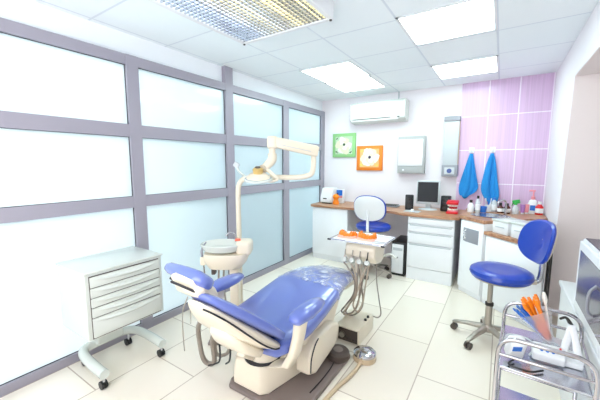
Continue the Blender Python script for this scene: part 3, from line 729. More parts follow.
b.tube([(0.475, -3.745, 0.105), (0.30, -3.745, 0.115), (0.15, -3.73, 0.12), (0.085, -3.68, 0.12), (0.075, -3.55, 0.12), (0.085, -3.42, 0.12), (0.15, -3.36, 0.12), (0.30, -3.345, 0.115), (0.475, -3.345, 0.105)], 0.031, n=14); b.build('base_frame', 'metalwhite', t)
b = MB(); b.prism([(0.06, -3.63), (0.06, -3.45), (0.14, -3.45), (0.14, -3.63)], 0.12, CZ0 + 0.01); b.build('support_column', 'metalwhite', t, bev=0.01)
for x, y in ((0.455, -3.745), (0.455, -3.345), (0.10, -3.70), (0.10, -3.40)):
    b = MB(); b.cyl((x, y, 0.05), (x, y, 0.10), 0.009, n=10)
    b.build('castor_stem', 'steel', t)
    b = MB()
    for o_ in (-0.011, 0.011): b.cyl((x - 0.008, y + o_ - 0.007, 0.027), (x - 0.008, y + o_ + 0.007, 0.027), 0.027, n=18)
    b.build('castor', 'black', t)

# ================================================================== DENTAL CHAIR
t = thing('dental_chair', 'reclined blue dental patient chair with cream shell in the middle of the room', 'dental chair', (1.30, -2.95, 0))
CXC = 1.30
b = MB(); b.prism([(1.09, -3.26), (1.12, -3.31), (1.60, -3.31), (1.645, -3.24), (1.648, -2.60), (1.60, -2.55), (1.06, -2.55), (1.06, -2.9)], 0.0, 0.035); b.build('base_plate', 'basegrey', t, bev=0.012, seg=3)
# cream pump housing
b = MB()
secs = [((1.265, -3.285, 0.035), 0.135), ]
rings = []
for z, inset in ((0.034, 0.0), (0.12, 0.004), (0.19, 0.012), (0.215, 0.03)):
    x0, x1, x2 = 1.10 + inset, 1.395 - inset, 1.50 - inset; y0, y1 = -3.285 + inset, -2.55 - inset; r = 0.04
    rings.append([(x0 + r, y0, z), (x1 - r, y0, z), (x1, y0 + r, z), (x2, -2.75, z), (x2, y1 - r, z), (x2 - r, y1, z), (x0 + r, y1, z), (x0, y1 - r, z), (x0, y0 + r, z)])
b.ring_loft(rings); b.build('base_housing', 'cream', t, bev=0.012, seg=3)
b = MB(); b.lathe([(0, 0), (0.118, 0), (0.118, 0.012), (0, 0.012)], c=(1.285, -3.165, 0.21)); b.build('swivel_gap', 'gap', t)
b = MB(); b.lathe([(0, 0), (0.10, 0), (0.10, 0.05), (0.09, 0.09), (0, 0.09)], c=(1.295, -3.16, 0.218)); b.build('swivel_drum', 'cream', t)
b = MB(); b.box((1.34, -3.17, 0.325), (0.11, 0.13, 0.13), rot=(0.15, 0, 0.1), bev=0.02); b.build('lift_block', 'cream', t)
# side chassis
b = MB(); prof = [(-3.20, 0.345), (-3.12, 0.37), (-2.92, 0.40), (-2.60, 0.44), (-2.52, 0.40), (-2.62, 0.26), (-2.90, 0.225), (-3.08, 0.30)]
b.ring_loft([[(1.10, y, z) for y, z in prof], [(1.52, y, z) for y, z in prof]]); b.build('seat_chassis', 'cream', t, bev=0.02, seg=3)
b = MB(); prof = [(-3.06, 0.24), (-2.98, 0.31), (-2.76, 0.325), (-2.66, 0.29), (-2.64, 0.26), (-2.68, 0.14), (-2.98, 0.08), (-3.07, 0.12)]
b.ring_loft([[(1.47, y, z) for y, z in prof], [(1.575, y, z) for y, z in prof]]); sk = b.build('side_cover', 'cream', t, bev=0.022, seg=3)
b = MB(); b.tube([(1.577, -3.055, 0.13), (1.577, -3.045, 0.22), (1.577, -3.00, 0.29), (1.577, -2.96, 0.315)], 0.004, n=6); b.build('cover_seam', 'gap', sk)
# seat + leg rest cushion
def cush(secs, nm, mt, par, e=4):
    b = MB(); b.pad([((CXC + dx, y, z), (hw, 0, 0), (0, ty, tz)) for (dx, y, z, hw, ty, tz) in secs], n=40, e=e); return b.build(nm, mt, par, ang=60)
seat = cush([(0.0, -3.375, 0.415, 0.20, 0, 0.02), (0.0, -3.35, 0.415, 0.255, 0, 0.04), (0.0, -3.25, 0.413, 0.285, 0, 0.05), (0, -3.05, 0.425, 0.29, 0, 0.052), (0, -2.85, 0.455, 0.285, 0, 0.054), (0, -2.68, 0.486, 0.275, 0, 0.052), (-0.002, -2.55, 0.50, 0.255, 0, 0.045), (-0.005, -2.40, 0.497, 0.235, 0.01, 0.04), (-0.007, -2.25, 0.475, 0.21, 0.01, 0.034), (-0.008, -2.13, 0.452, 0.19, 0.01, 0.028), (-0.008, -2.09, 0.445, 0.16, 0.01, 0.014)], 'seat_cushion', 'vinyl', t)
film = cush([(0.0, -2.655, 0.489, 0.281, 0, 0.057), (-0.002, -2.55, 0.50, 0.261, 0, 0.051), (-0.005, -2.40, 0.497, 0.242, 0.01, 0.047), (-0.007, -2.25, 0.475, 0.218, 0.01, 0.041), (-0.008, -2.12, 0.452, 0.199, 0.01, 0.035), (-0.008, -2.075, 0.445, 0.17, 0.01, 0.02)], 'film_cover', 'film', t)
film['label'] = 'wrinkled clear plastic film over the foot end'
b = MB(); b.pad([((CXC, -2.9, 0.385), (0.22, 0, 0), (0, 0, 0.03)), ((CXC, -2.6, 0.43), (0.215, 0, 0), (0, 0, 0.03)), ((CXC, -2.2, 0.432), (0.165, 0, 0), (0, 0, 0.022)), ((CXC, -2.12, 0.425), (0.14, 0, 0), (0, 0, 0.012))], n=28, e=4); b.build('leg_rest_shell', 'cream', t)
# backrest : from hip (y=-3.30,z=.44) to neck (y=-3.81,z=.90)
A = Vector((CXC + 0.0, -3.305, 0.478)); B = Vector((CXC + 0.0, -3.735, 0.845)); du = (B - A).normalized(); dn = Vector((0, -du.z, du.y)) * -1
if dn.z < 0: dn = -dn
Lb = (B - A).length
def bp(s, off, hw, th, dx=0.0):
    c = A + du * (s * Lb) + dn * off; return ((c.x + dx, c.y, c.z), (hw, 0, 0), tuple(dn * th))
b = MB(); b.pad([bp(-0.05, 0.012, 0.20, 0.012), bp(-0.025, 0.012, 0.245, 0.024), bp(0.05, 0.012, 0.272, 0.03), bp(0.25, 0.012, 0.272, 0.032), bp(0.5, 0.012, 0.205, 0.032, 0.045), bp(0.75, 0.012, 0.135, 0.028, 0.07), bp(0.88, 0.012, 0.095, 0.022, 0.075), bp(0.94, 0.012, 0.07, 0.014, 0.075), bp(0.96, 0.012, 0.05, 0.006, 0.075)], n=40, e=4); b.build('backrest_cushion', 'vinyl', t, ang=60)
b = MB(); b.pad([bp(-0.06, -0.035, 0.18, 0.012), bp(0.0, -0.045, 0.25, 0.03), bp(0.25, -0.055, 0.256, 0.045), bp(0.5, -0.053, 0.19, 0.044, 0.045), bp(0.75, -0.042, 0.12, 0.032, 0.07), bp(0.88, -0.032, 0.08, 0.022, 0.075), bp(0.94, -0.028, 0.055, 0.01, 0.075)], n=36, e=3.4); sh = b.build('backrest_shell', 'cream', t, ang=60)
b = MB(); b.pad([bp(0.05, -0.095, 0.10, 0.012, 0.08), bp(0.16, -0.112, 0.14, 0.03, 0.08), bp(0.36, -0.112, 0.13, 0.034, 0.085), bp(0.52, -0.098, 0.09, 0.022, 0.09), bp(0.60, -0.085, 0.05, 0.008, 0.09)], n=30, e=3); b.build('rear_cover', 'cream', t, ang=60)
b = MB(); pts = []
for s, hw, of in ((0.02, 0.257, -0.05), (0.12, 0.262, -0.066), (0.3, 0.257, -0.07), (0.5, 0.237, -0.06), (0.72, 0.197, -0.045), (0.86, 0.162, -0.04), (0.94, 0.13, -0.04)):
    c = A + du * (s * Lb) + dn * of; pts.append((CXC + hw, c.y, c.z))
b.tube(pts, 0.0045, n=6); b.build('shell_seam', 'gap', sh)
b = MB()
for k, s in enumerate((0.04, 0.14, 0.24)):
    c = A + du * (s * Lb) + dn * (-0.135); b.box((CXC + 0.10 + 0.02 * k, c.y, c.z), (0.055, 0.05, 0.05), rot=(-0.7, 0, 0.1), bev=0.01)
b.build('tilt_mechanism', 'creamdk', t)
# headrest: a bolster across the top of the backrest
HC = Vector((1.25, -3.668, 0.89))
def hp(fx, hl, th, off=0.0, al=0.0):
    c = HC + Vector((fx, -fx * 0.08, 0)) + dn * off + du * al
    return (tuple(c), tuple(du * hl), tuple(dn * th))
b = MB(); b.pad([hp(-0.175, 0.016, 0.010), hp(-0.165, 0.036, 0.022), hp(-0.13, 0.048, 0.03), hp(0, 0.056, 0.036), hp(0.10, 0.058, 0.036), hp(0.145, 0.045, 0.028), hp(0.16, 0.02, 0.012)], n=32, e=2.8); b.build('headrest_cushion', 'vinyl', t, ang=60)
b = MB(); b.pad([hp(-0.08, 0.012, 0.012, -0.034, -0.02), hp(-0.04, 0.038, 0.026, -0.042, -0.025), hp(0.05, 0.055, 0.034, -0.046, -0.03), hp(0.12, 0.05, 0.03, -0.044, -0.025), hp(0.145, 0.02, 0.012, -0.036, -0.015)], n=28, e=2.6); b.build('headrest_shell', 'cream', t, ang=60)
b = MB(); prof = [(-3.745, 0.91), (-3.70, 0.915), (-3.60, 0.83), (-3.575, 0.78), (-3.64, 0.765), (-3.71, 0.82)]
b.ring_loft([[(1.20, y, z) for y, z in prof], [(1.37, y, z) for y, z in prof]]); hb = b.build('headrest_bracket', 'cream', t, bev=0.02, seg=3)
b = MB(); b.tube([(1.195, -3.73, 0.885), (1.195, -3.66, 0.825), (1.195, -3.61, 0.775)], 0.006, n=6); b.tube([(1.24, -3.755, 0.885), (1.33, -3.755, 0.88), (1.372, -3.72, 0.85), (1.374, -3.64, 0.78)], 0.006, n=6); b.build('bracket_gap', 'gap', hb)
# armrests
for sx, nm in ((1, 'near'), (-1, 'far')):
    ax = CXC + sx * 0.325
    b = MB(); z = 0.605 if sx > 0 else 0.63
    b.pad([((ax, -3.325, z), (0.022, 0, 0), (0, 0, 0.012)), ((ax, -3.30, z), (0.046, 0, 0), (0, 0, 0.03)), ((ax, -3.2, z), (0.058, 0, 0), (0, 0, 0.038)), ((ax, -3.1, z + 0.002), (0.053, 0, 0), (0, 0, 0.034)), ((ax, -3.035, z + 0.004), (0.038, 0, 0), (0, 0, 0.022)), ((ax, -3.02, z + 0.004), (0.015, 0, 0), (0, 0, 0.006))], n=24, e=2.2); pad_ = b.build('armrest_pad', 'vinyl', t, ang=60)
    b = MB(); xo = ax + sx * 0.0
    b.pad([((xo, -3.24, z - 0.025), (0.028, 0, 0), (0, 0.05, 0)), ((xo, -3.26, z - 0.10), (0.026, 0, 0), (0, 0.046, 0)), ((xo - sx * 0.02, -3.27, 0.40), (0.026, 0, 0), (0, 0.048, 0)), ((xo - sx * 0.06, -3.27, 0.32), (0.03, 0, 0), (0, 0.05, 0)), ((xo - sx * 0.16, -3.25, 0.275), (0.05, 0, 0.03), (0, 0.05, 0.0))], n=20, e=3); b.build('armrest_support', 'cream', t, ang=60)
# instrument cord holder and hoses hanging at the far side of the backrest
def hose(name, pts, r, m, par): 
    b = MB(); b.tube(pts, r, n=8); return b.build(name, m, par)
hose('suction_hose', [(0.995, -3.365, 0.56), (0.925, -3.355, 0.42), (0.835, -3.305, 0.30), (0.830, -3.275, 0.10), (0.855, -3.245, 0.035), (0.905, -3.235, 0.07), (0.930, -3.265, 0.26), (1.045, -3.285, 0.40)], 0.017, 'hosegrey', t)
hose('suction_hose', [(1.035, -3.325, 0.47), (0.975, -3.285, 0.34), (0.935, -3.255, 0.26), (0.920, -3.225, 0.12), (0.965, -3.185, 0.11), (1.045, -3.225, 0.2), (1.125, -3.285, 0.33)], 0.012, 'hosegrey', t)
hose('thin_tube', [(1.045, -3.385, 0.47), (1.055, -3.325, 0.33), (0.995, -3.265, 0.13), (0.925, -3.245, 0.06), (0.865, -3.255, 0.03)], 0.006, 'gap', t)
hose('thin_tube', [(1.125, -3.335, 0.42), (1.115, -3.285, 0.28), (1.045, -3.225, 0.12), (0.965, -3.185, 0.04)], 0.006, 'gap', t)
b = MB(); b.box((1.05, -3.36, 0.575), (0.16, 0.05, 0.04), rot=(0, 0.3, 0.2), bev=0.01); b.build('hose_holder', 'creamdk', t)
hose('bib_chain', [(1.28, -3.70, 0.80), (1.25, -3.71, 0.72), (1.245, -3.71, 0.60), (1.25, -3.71, 0.52)], 0.003, 'satin', t)
hose('bib_chain', [(1.31, -3.69, 0.80), (1.285, -3.69, 0.74), (1.28, -3.69, 0.66)], 0.003, 'satin', t)

# ================================================================== CUSPIDOR UNIT
BX, BY = 0.685, -2.87
R32 = Matrix.Translation((BX, BY, 0)) @ Matrix.Rotation(0.5768, 4, 'Z')   # turned square to the chair's head end
t = thing('spittoon_unit', 'cream spittoon unit with oval bowl on a post, left of the dental chair', 'spittoon unit', (BX, BY, 0), 0.5768)
b = MB(True); b.box((0.02, 0.0, 0.012), (0.34, 0.28, 0.024), bev=0.008); b.build('floor_plate', 'basegrey', t)
b = MB(True); b.box((0.05, 0.0, 0.32), (0.075, 0.09, 0.62), bev=0.02); b.build('post', 'cream', t)
b = MB(True); b.pad([((-0.02, 0, 0.605), (0.13, 0, 0), (0, 0.10, 0)), ((-0.015, 0, 0.65), (0.165, 0, 0), (0, 0.12, 0)), ((-0.01, 0, 0.70), (0.18, 0, 0), (0, 0.13, 0)), ((-0.01, 0, 0.725), (0.175, 0, 0), (0, 0.125, 0))], n=36, e=3); b.build('body', 'cream', t, ang=60)
b = MB(True); b.lathe([(0, 0.72), (0.10, 0.722), (0.15, 0.745), (0.172, 0.79), (0.166, 0.797), (0.158, 0.79), (0.13, 0.752), (0.04, 0.738), (0, 0.736)], c=(-0.045, 0, 0), sy=0.78, n=40); b.build('bowl', 'metalwhite', t)
b = MB(True); b.box((0.135, 0, 0.765), (0.12, 0.16, 0.115), bev=0.03, seg=4); b.build('water_unit', 'cream', t)
b = MB(True); b.lathe([(0, 0), (0.025, 0), (0.02, 0.012), (0, 0.014)], c=(0.085, -0.02, 0.822)); b.build('rinse_cup_holder', 'coral', t)
b = MB(True); b.tube([(0.06, 0.03, 0.80), (0.05, 0.03, 0.86), (0.01, 0.02, 0.875), (-0.02, 0.01, 0.85)], 0.007); b.build('rinse_spout', 'chrome', t)
b = MB(True); b.tube([(-0.20, -0.02, 0.66), (-0.205, -0.03, 0.72), (-0.195, -0.03, 0.77), (-0.165, -0.03, 0.81)], [0.012, 0.01, 0.008, 0.007]); b.build('suction_nozzle', 'grey', t)
b = MB(True); b.box((-0.195, -0.02, 0.655), (0.045, 0.05, 0.07), bev=0.012); b.build('nozzle_holder', 'cream', t)
b = MB(True); b.cyl((-0.195, -0.02, 0.63), (-0.19, -0.02, 0.54), 0.006, n=8); b.build('nozzle_hose', 'hosegrey', t)
for x in (-0.07, -0.03):
    b = MB(True); b.tube([(x, -0.03, 0.62), (x, -0.05, 0.45), (x + 0.02, -0.04, 0.25), (x + 0.05, 0, 0.05)], 0.008, n=8); b.build('drain_hose', 'hosegrey', t)
b = MB(True); b.box((-0.11, -0.03, 0.585), (0.03, 0.06, 0.07), bev=0.006); b.build('valve_block', 'pedal', t)

# ================================================================== OPERATING LIGHT ON ITS POLE
px, py = 0.60, -2.655
t = thing('operating_light', 'cream dental operating light on a bent pole with a folded spring arm', 'operating light', (px, py, 0))
E = Vector((1.195, -2.385, 0)); dirv = Vector((E.x - px, E.y - py, 0)).normalized()
b = MB(); q = lambda s, z: (px + dirv.x * s, py + dirv.y * s, z)
LE = (Vector((E.x, E.y, 0)) - Vector((px, py, 0))).length
b.tube([q(0, 0.0), q(0, 0.4), q(0, 0.8), q(0, 1.15), q(0.008, 1.24), q(0.045, 1.293), q(0.11, 1.31), q(0.3, 1.315), q(LE - 0.15, 1.315), q(LE - 0.07, 1.325), q(LE - 0.015, 1.35), q(LE, 1.42), q(LE, 1.50)], 0.022, n=16); b.build('pole', 'cream', t)
b = MB(); b.lathe([(0, 0), (0.06, 0), (0.06, 0.012), (0.03, 0.02), (0, 0.02)], c=(px, py, 0.0)); b.build('pole_foot', 'basegrey', t)
b = MB(); b.cyl((E.x, E.y, 1.485), (E.x, E.y, 1.50), 0.014); b.build('arm_pivot', 'dark', t)
S0 = Vector((E.x + 0.015, E.y + 0.01, 1.53)); S1 = Vector((0.925, -2.565, 1.605))
ax = (S1 - S0).normalized(); sd = ax.cross(Vector((0, 0, 1))).normalized(); upv = sd.cross(ax)
b = MB(); b.pad([(S0 - ax * 0.02, sd * 0.028, upv * 0.038), (S0, sd * 0.036, upv * 0.046), (S1 + ax * -0.05, sd * 0.036, upv * 0.044), (S1, sd * 0.034, upv * 0.038)], n=20, e=5); b.build('spring_arm', 'cream', t)
b = MB(); m_ = (S0 + S1) / 2
b.pad([(S0 + ax * 0.04 - upv * 0.012 - sd * 0.0, sd * 0.039, upv * 0.003), (S1 - ax * 0.05 - upv * 0.012, sd * 0.039, upv * 0.003)], n=12, e=5); b.build('arm_seam', 'lightgrey', t)
b = MB(); b.box((S1.x - 0.01, S1.y - 0.005, S1.z - 0.005), (0.085, 0.08, 0.105), rot=(0, 0, 0.55), bev=0.022, seg=4); b.build('elbow_block', 'cream', t)
K = Vector((0.915, -2.575, 1.56)); N = Vector((0.92, -2.585, 1.44))
b = MB(); b.cyl(K, (K.x, K.y, 1.50), 0.026); b.tube([(K.x, K.y, 1.51), (0.915, -2.58, 1.46), (0.885, -2.605, 1.415), (0.865, -2.62, 1.395)], [0.036, 0.038, 0.034, 0.03], n=16); b.build('swivel_neck', 'cream', t)
b = MB(); b.lathe([(0, -0.03), (0.03, -0.03), (0.032, 0), (0.03, 0.03), (0, 0.03)], mtx=Matrix.Translation((0.868, -2.625, 1.39)) @ Matrix.Rotation(PI / 2, 4, 'X')); b.build('yoke_joint', 'creamdk', t)
b = MB(); b.tube([(0.868, -2.63, 1.40), (0.92, -2.61, 1.36), (0.965, -2.585, 1.315), (0.975, -2.58, 1.30)], [0.014, 0.015, 0.013, 0.012], n=10); b.tube([(0.975, -2.58, 1.30), (0.93, -2.61, 1.285), (0.88, -2.64, 1.29)], 0.011, n=10); b.build('yoke', 'cream', t)
HM = Matrix.Translation((0.845, -2.67, 1.285)) @ Matrix.Rotation(0.5768, 4, 'Z') @ Matrix.Rotation(0.25, 4, 'X')
b = MB(); b.lathe([(0.005, 0.075), (0.06, 0.07), (0.09, 0.045), (0.098, 0.02), (0.092, 0.012), (0.08, 0.03), (0.05, 0.05), (0.005, 0.055)], sx=1.02, sy=0.8, n=32, mtx=HM); hd = b.build('lamp_head', 'cream', t)
b = MB(); b.lathe([(0.005, 0.0), (0.085, 0.002), (0.108, 0.012), (0.11, 0.024), (0.104, 0.03), (0.005, 0.034)], sx=0.98, sy=0.8, n=32, mtx=HM); b.build('front_lens', 'lens', hd)
b = MB(); b.lathe([(0.108, 0.008), (0.118, 0.012), (0.118, 0.024), (0.108, 0.028)], sx=0.98, sy=0.8, n=32, mtx=HM); b.build('lens_rim', 'metalwhite', hd)
b = MB(); b.lathe([(0, 0.07), (0.04, 0.07), (0.042, 0.105), (0.03, 0.115), (0, 0.115)], n=20, mtx=HM); b.build('bulb_housing', 'amber', hd)
b = MB(); b.lathe([(0, 0.105), (0.028, 0.105), (0.02, 0.124), (0, 0.126)], n=12, mtx=HM); b.build('vent_knob', 'pedal', hd)
for sx in (-1,):
    b = MB(); b.tube([HM @ Vector((sx * 0.10, 0, 0.04)), HM @ Vector((sx * 0.15, 0, 0.085)), HM @ Vector((sx * 0.165, 0, 0.125))], [0.009, 0.009, 0.011], n=10); b.build('grip_handle', 'metalwhite', hd)
    b = MB(); b.box(HM @ Vector((sx * 0.168, 0, 0.138)), (0.045, 0.03, 0.04), rot=(0, 0.6, 0.57), bev=0.006); b.build('grip_cover', 'lightgrey', hd)

# ================================================================== DELIVERY UNIT OVER THE FOOT END
t = thing('delivery_unit', 'cream instrument delivery unit with hanging handpiece hoses at the foot of the chair', 'delivery unit', (1.54, -2.06, 0))
b = MB(); prof = [(-2.225, 0.735), (-2.20, 0.765), (-1.98, 0.765), (-1.96, 0.74), (-1.97, 0.62), (-2.05, 0.585), (-2.17, 0.60), (-2.23, 0.66)]
b.ring_loft([[(1.415, y, z) for y, z in prof], [(1.68, y, z) for y, z in prof]]); b.build('console', 'cream', t, bev=0.018, seg=3)
b = MB(); b.cyl((1.545, -2.1, 0.76), (1.545, -2.1, 0.785), 0.05); b.build('tray_mount', 'dark', t)
b = MB(); b.span((1.305, -2.29, 0.785), (1.765, -1.97, 0.795), bev=0.003); tr = b.build('tray_holder', 'white', t)
b = MB()
c8 = [(1.305, -2.29), (1.765, -2.29), (1.765, -1.97), (1.305, -1.97)]
b.tube([(x, y, 0.798) for x, y in c8], 0.006, n=8, smooth=False, closed=True); b.build('tray_rim', 'steel', tr)
for x, y in ((1.30, -2.295), (1.765, -2.295)):
    b = MB(); b.box((x, y, 0.792), (0.03, 0.012, 0.014), bev=0.003); b.build('corner_clip', 'black', tr)
for i in range(4):
    x = 1.425 + i * 0.066
    b = MB(); b.lathe([(0, 0), (0.02, 0), (0.024, 0.02), (0.02, 0.04), (0, 0.042)], n=16, mtx=Matrix.Translation((x, -2.225, 0.615)) @ Matrix.Rotation(PI / 2 - 0.4, 4, 'X')); hs = b.build('handpiece_holder', 'metalwhite', t)
    b = MB(); b.cyl((x, -2.245, 0.66), (x - 0.006, -2.26, 0.605), 0.008, n=10); b.cyl((x, -2.243, 0.66), (x + 0.002, -2.235, 0.71), 0.005, n=8); b.build('handpiece', 'satin' if i != 3 else 'dark', hs)
hp_ = [
    [(1.425, -2.262, 0.60), (1.47, -2.28, 0.57), (1.535, -2.29, 0.48), (1.53, -2.285, 0.36), (1.46, -2.27, 0.24), (1.41, -2.26, 0.165), (1.44, -2.25, 0.142), (1.52, -2.24, 0.15), (1.585, -2.23, 0.24), (1.575, -2.22, 0.38), (1.52, -2.19, 0.59)],
    [(1.491, -2.262, 0.60), (1.53, -2.275, 0.54), (1.545, -2.28, 0.44), (1.53, -2.285, 0.32), (1.445, -2.28, 0.18), (1.44, -2.27, 0.145), (1.49, -2.25, 0.155), (1.55, -2.24, 0.25), (1.555, -2.22, 0.4), (1.555, -2.19, 0.59)],
    [(1.557, -2.262, 0.60), (1.555, -2.275, 0.50), (1.55, -2.28, 0.40), (1.50, -2.28, 0.27), (1.455, -2.27, 0.18), (1.47, -2.25, 0.15), (1.52, -2.24, 0.19), (1.56, -2.23, 0.32), (1.59, -2.19, 0.59)],
    [(1.623, -2.262, 0.60), (1.585, -2.275, 0.48), (1.55, -2.28, 0.35), (1.52, -2.27, 0.25), (1.55, -2.25, 0.19), (1.59, -2.24, 0.27), (1.605, -2.22, 0.42), (1.62, -2.19, 0.59)],
]
for i, pts in enumerate(hp_): hose('handpiece_hose', pts, 0.007, 'hose' if i % 2 else 'hosegrey', t)
hose('supply_cable', [(1.655, -2.1, 0.60), (1.665, -2.12, 0.45), (1.70, -2.15, 0.3), (1.72, -2.15, 0.18), (1.70, -2.16, 0.142), (1.66, -2.16, 0.139)], 0.0055, 'hosegrey', t)
b = MB(); b.tube([(1.45, -2.03, 0.62), (1.45, -2.02, 0.52), (1.44, -2.03, 0.41), (1.42, -2.12, 0.363), (1.40, -2.3, 0.36), (1.37, -2.514, 0.365)], 0.024, n=12); b.build('support_arm', 'cream', t)
# side bracket of the unit with handle
b = MB(); b.tube([(1.68, -2.0, 0.63), (1.74, -2.02, 0.66), (1.80, -2.03, 0.64)], 0.01, n=8); b.build('grip_handle', 'metalwhite', t)

# things lying on the tray
def wax(cx, label, seed):
    t = thing('plaster_cast', label, 'dental cast', (cx, -2.14, 0.796), 0, 'dental casts on the instrument tray')
    rnd = random.Random(seed)
    b = MB(); b.pad([((cx, -2.14, 0.796), (0.085, 0, 0), (0, 0.075, 0)), ((cx, -2.14, 0.81), (0.08, 0, 0), (0, 0.07, 0)), ((cx, -2.14, 0.814), (0.06, 0, 0), (0, 0.05, 0))], n=24, e=3); b.build('cast_base', 'pinkpaper', t)
    for rr, mm, nm, hh in ((1.0, 'orange', 'tooth_row', 0.034), (0.62, 'wax', 'inner_ridge', 0.026), (0.3, 'yellow', 'wax_bits', 0.02)):
        b = MB(); n = int(20 * rr) + 3
        for i in range(n):
            a = -0.5 + (PI + 1.0) * i / (n - 1)
            h_ = hh * rnd.uniform(0.5, 1.35)
            b.lathe([(0, 0), (0.012, 0), (0.013, h_ * 0.5), (0.007, h_), (0, h_ * 1.1)], n=7, c=(cx + 0.066 * rr * math.cos(a) + rnd.uniform(-.006, .006), -2.135 - 0.056 * rr * math.sin(a) + rnd.uniform(-.006, .006), 0.809))
        b.build(nm, mm, t)
wax(1.402, 'orange dental cast on the tray, the one nearer the glass partition', 1)
wax(1.576, 'orange and peach dental cast in the middle of the tray, beside the paper pad', 2)
b = MB(); b.box((1.70, -2.10, 0.800), (0.10, 0.15, 0.008), rot=(0, 0, 0.1), bev=0.002)
one('paper_pad', b, 'white', 'white paper pad at the right end of the instrument tray', 'paper pad', loc=(1.70, -2.10, 0.796))
b = MB(); b.cyl((1.665, -2.255, 0.801), (1.76, -2.215, 0.803), 0.004, n=8); b.cyl((1.76, -2.215, 0.803), (1.778, -2.208, 0.805), 0.0015, n=6)
one('dental_probe', b, 'steel', 'thin steel probe lying at the right front of the tray', 'probe', loc=(1.70, -2.23, 0.797))

# ================================================================== FLOOR UTILITY BOX, PEDALS
t = thing('utility_box', 'cream floor utility box with open dark side, under the hanging hoses', 'utility box', (1.54, -2.27, 0))
b = MB(); b.span((1.44, -2.43, 0.115), (1.64, -2.10, 0.128)); b.span((1.627, -2.43, 0.0), (1.64, -2.10, 0.115)); b.span((1.44, -2.43, 0), (1.453, -2.10, 0.115)); b.span((1.453, -2.112, 0), (1.627, -2.10, 0.115)); b.build('cover', 'cream', t, bev=0.004)
b = MB(); b.span((1.453, -2.41, 0.0), (1.627, -2.112, 0.02)); b.build('floor_tray', 'pedal', t)
b = MB(); b.span((1.453, -2.40, 0.02), (1.627, -2.39, 0.115)); b.build('inner_panel', 'pedal', t)
b = MB(); b.cyl((1.49, -2.425, 0.05), (1.49, -2.38, 0.05), 0.022); b.build('valve', 'satin', t)
for y in (-2.18, -2.24):
    b = MB(); b.lathe([(0, 0), (0.012, 0), (0.01, 0.014), (0, 0.016)], c=(1.62, y, 0.128), n=12); b.build('knob', 'dark', t)

t = thing('foot_pedal', 'dark round foot pedal on the grey chair base plate', 'foot pedal', (1.565, -2.62, 0.035))
b = MB(); b.lathe([(0, 0), (0.078, 0), (0.082, 0.012), (0.08, 0.045), (0.07, 0.056), (0, 0.058)], c=(1.585, -2.68, 0.0355), n=36); b.build('pedal_body', 'pedal', t)
b = MB(); b.lathe([(0.0, 0), (0.035, 0), (0.033, 0.004), (0, 0.005)], c=(1.585, -2.68, 0.0932), n=24); b.build('pedal_cap', 'basegrey', t)
b = MB(); b.tube([(1.59, -2.745, 0.05), (1.60, -2.82, 0.042), (1.605, -2.95, 0.041), (1.60, -3.10, 0.041)], 0.004, n=6); b.build('pedal_cord', 'dark', t)

t = thing('foot_control', 'chrome-domed round foot control with beige hose on the floor tiles', 'foot control', (1.735, -2.545, 0))
c = (1.735, -2.545, 0.0)
b = MB(); b.lathe([(0, 0), (0.082, 0), (0.084, 0.008), (0.08, 0.04), (0, 0.04)], c=c, n=36); b.build('base_ring', 'creamhose', t)
b = MB(); b.lathe([(0, 0.04), (0.082, 0.04), (0.082, 0.052), (0.07, 0.064), (0.03, 0.072), (0, 0.073)], c=c, n=40); b.build('dome', 'chrome', t)
b = MB(); b.tube([(1.735, -2.62, 0.018), (1.737, -2.70, 0.015), (1.725, -2.82, 0.0145), (1.70, -2.96, 0.0145), (1.69, -3.15, 0.0145), (1.70, -3.40, 0.0145)], 0.013, n=10); b.build('hose', 'creamhose', t)

# ================================================================== ULTRAVIOLET CABINET ON THE LEDGE
t = thing('sterilising_cabinet', 'white ultraviolet instrument cabinet with dark glass door on the right-hand ledge', 'cabinet', (3.03, -2.75, 0.63))
UX, UY0, UY1, UZ0, UZ1 = 2.874, -3.15, -2.385, 0.632, 1.03
b = MB(); b.span((UX + 0.012, UY0, UZ0), (3.30, UY1, UZ1)); b.build('case', 'white', t, bev=0.008)
b = MB(); b.span((UX, UY0 + 0.01, UZ0 + 0.015), (UX + 0.014, UY1 - 0.008, UZ1 - 0.012)); d = b.build('door', 'white', t, bev=0.005)
b = MB(); b.span((UX - 0.003, UY0 + 0.06, UZ0 + 0.07), (UX + 0.002, UY1 - 0.06, UZ1 - 0.055)); b.build('door_glass', 'smoke', d)
b = MB(); b.tube([(UX, -2.80, 0.76), (UX - 0.025, -2.82, 0.785), (UX - 0.03, -2.825, 0.83), (UX - 0.025, -2.82, 0.875), (UX, -2.80, 0.90)], 0.006, n=10); b.build('door_handle', 'grey', d)
b = MB(); b.span((UX + 0.02, UY0 + 0.03, UZ1), (3.28, UY1 - 0.02, UZ1 + 0.006), bev=0.002); tp = b.build('top_panel', 'plum', t)
b = MB(); b.span((UX + 0.09, -2.72, UZ1 + 0.006), (UX + 0.24, -2.52, UZ1 + 0.008)); b.build('printed_label', 'lightgrey', tp)
b = MB()
for i in range(4): b.span((UX + 0.11, -2.70 + i * 0.045, UZ1 + 0.008), (UX + 0.22, -2.685 + i * 0.045, UZ1 + 0.0085))
b.build('label_lines', 'plum', tp)

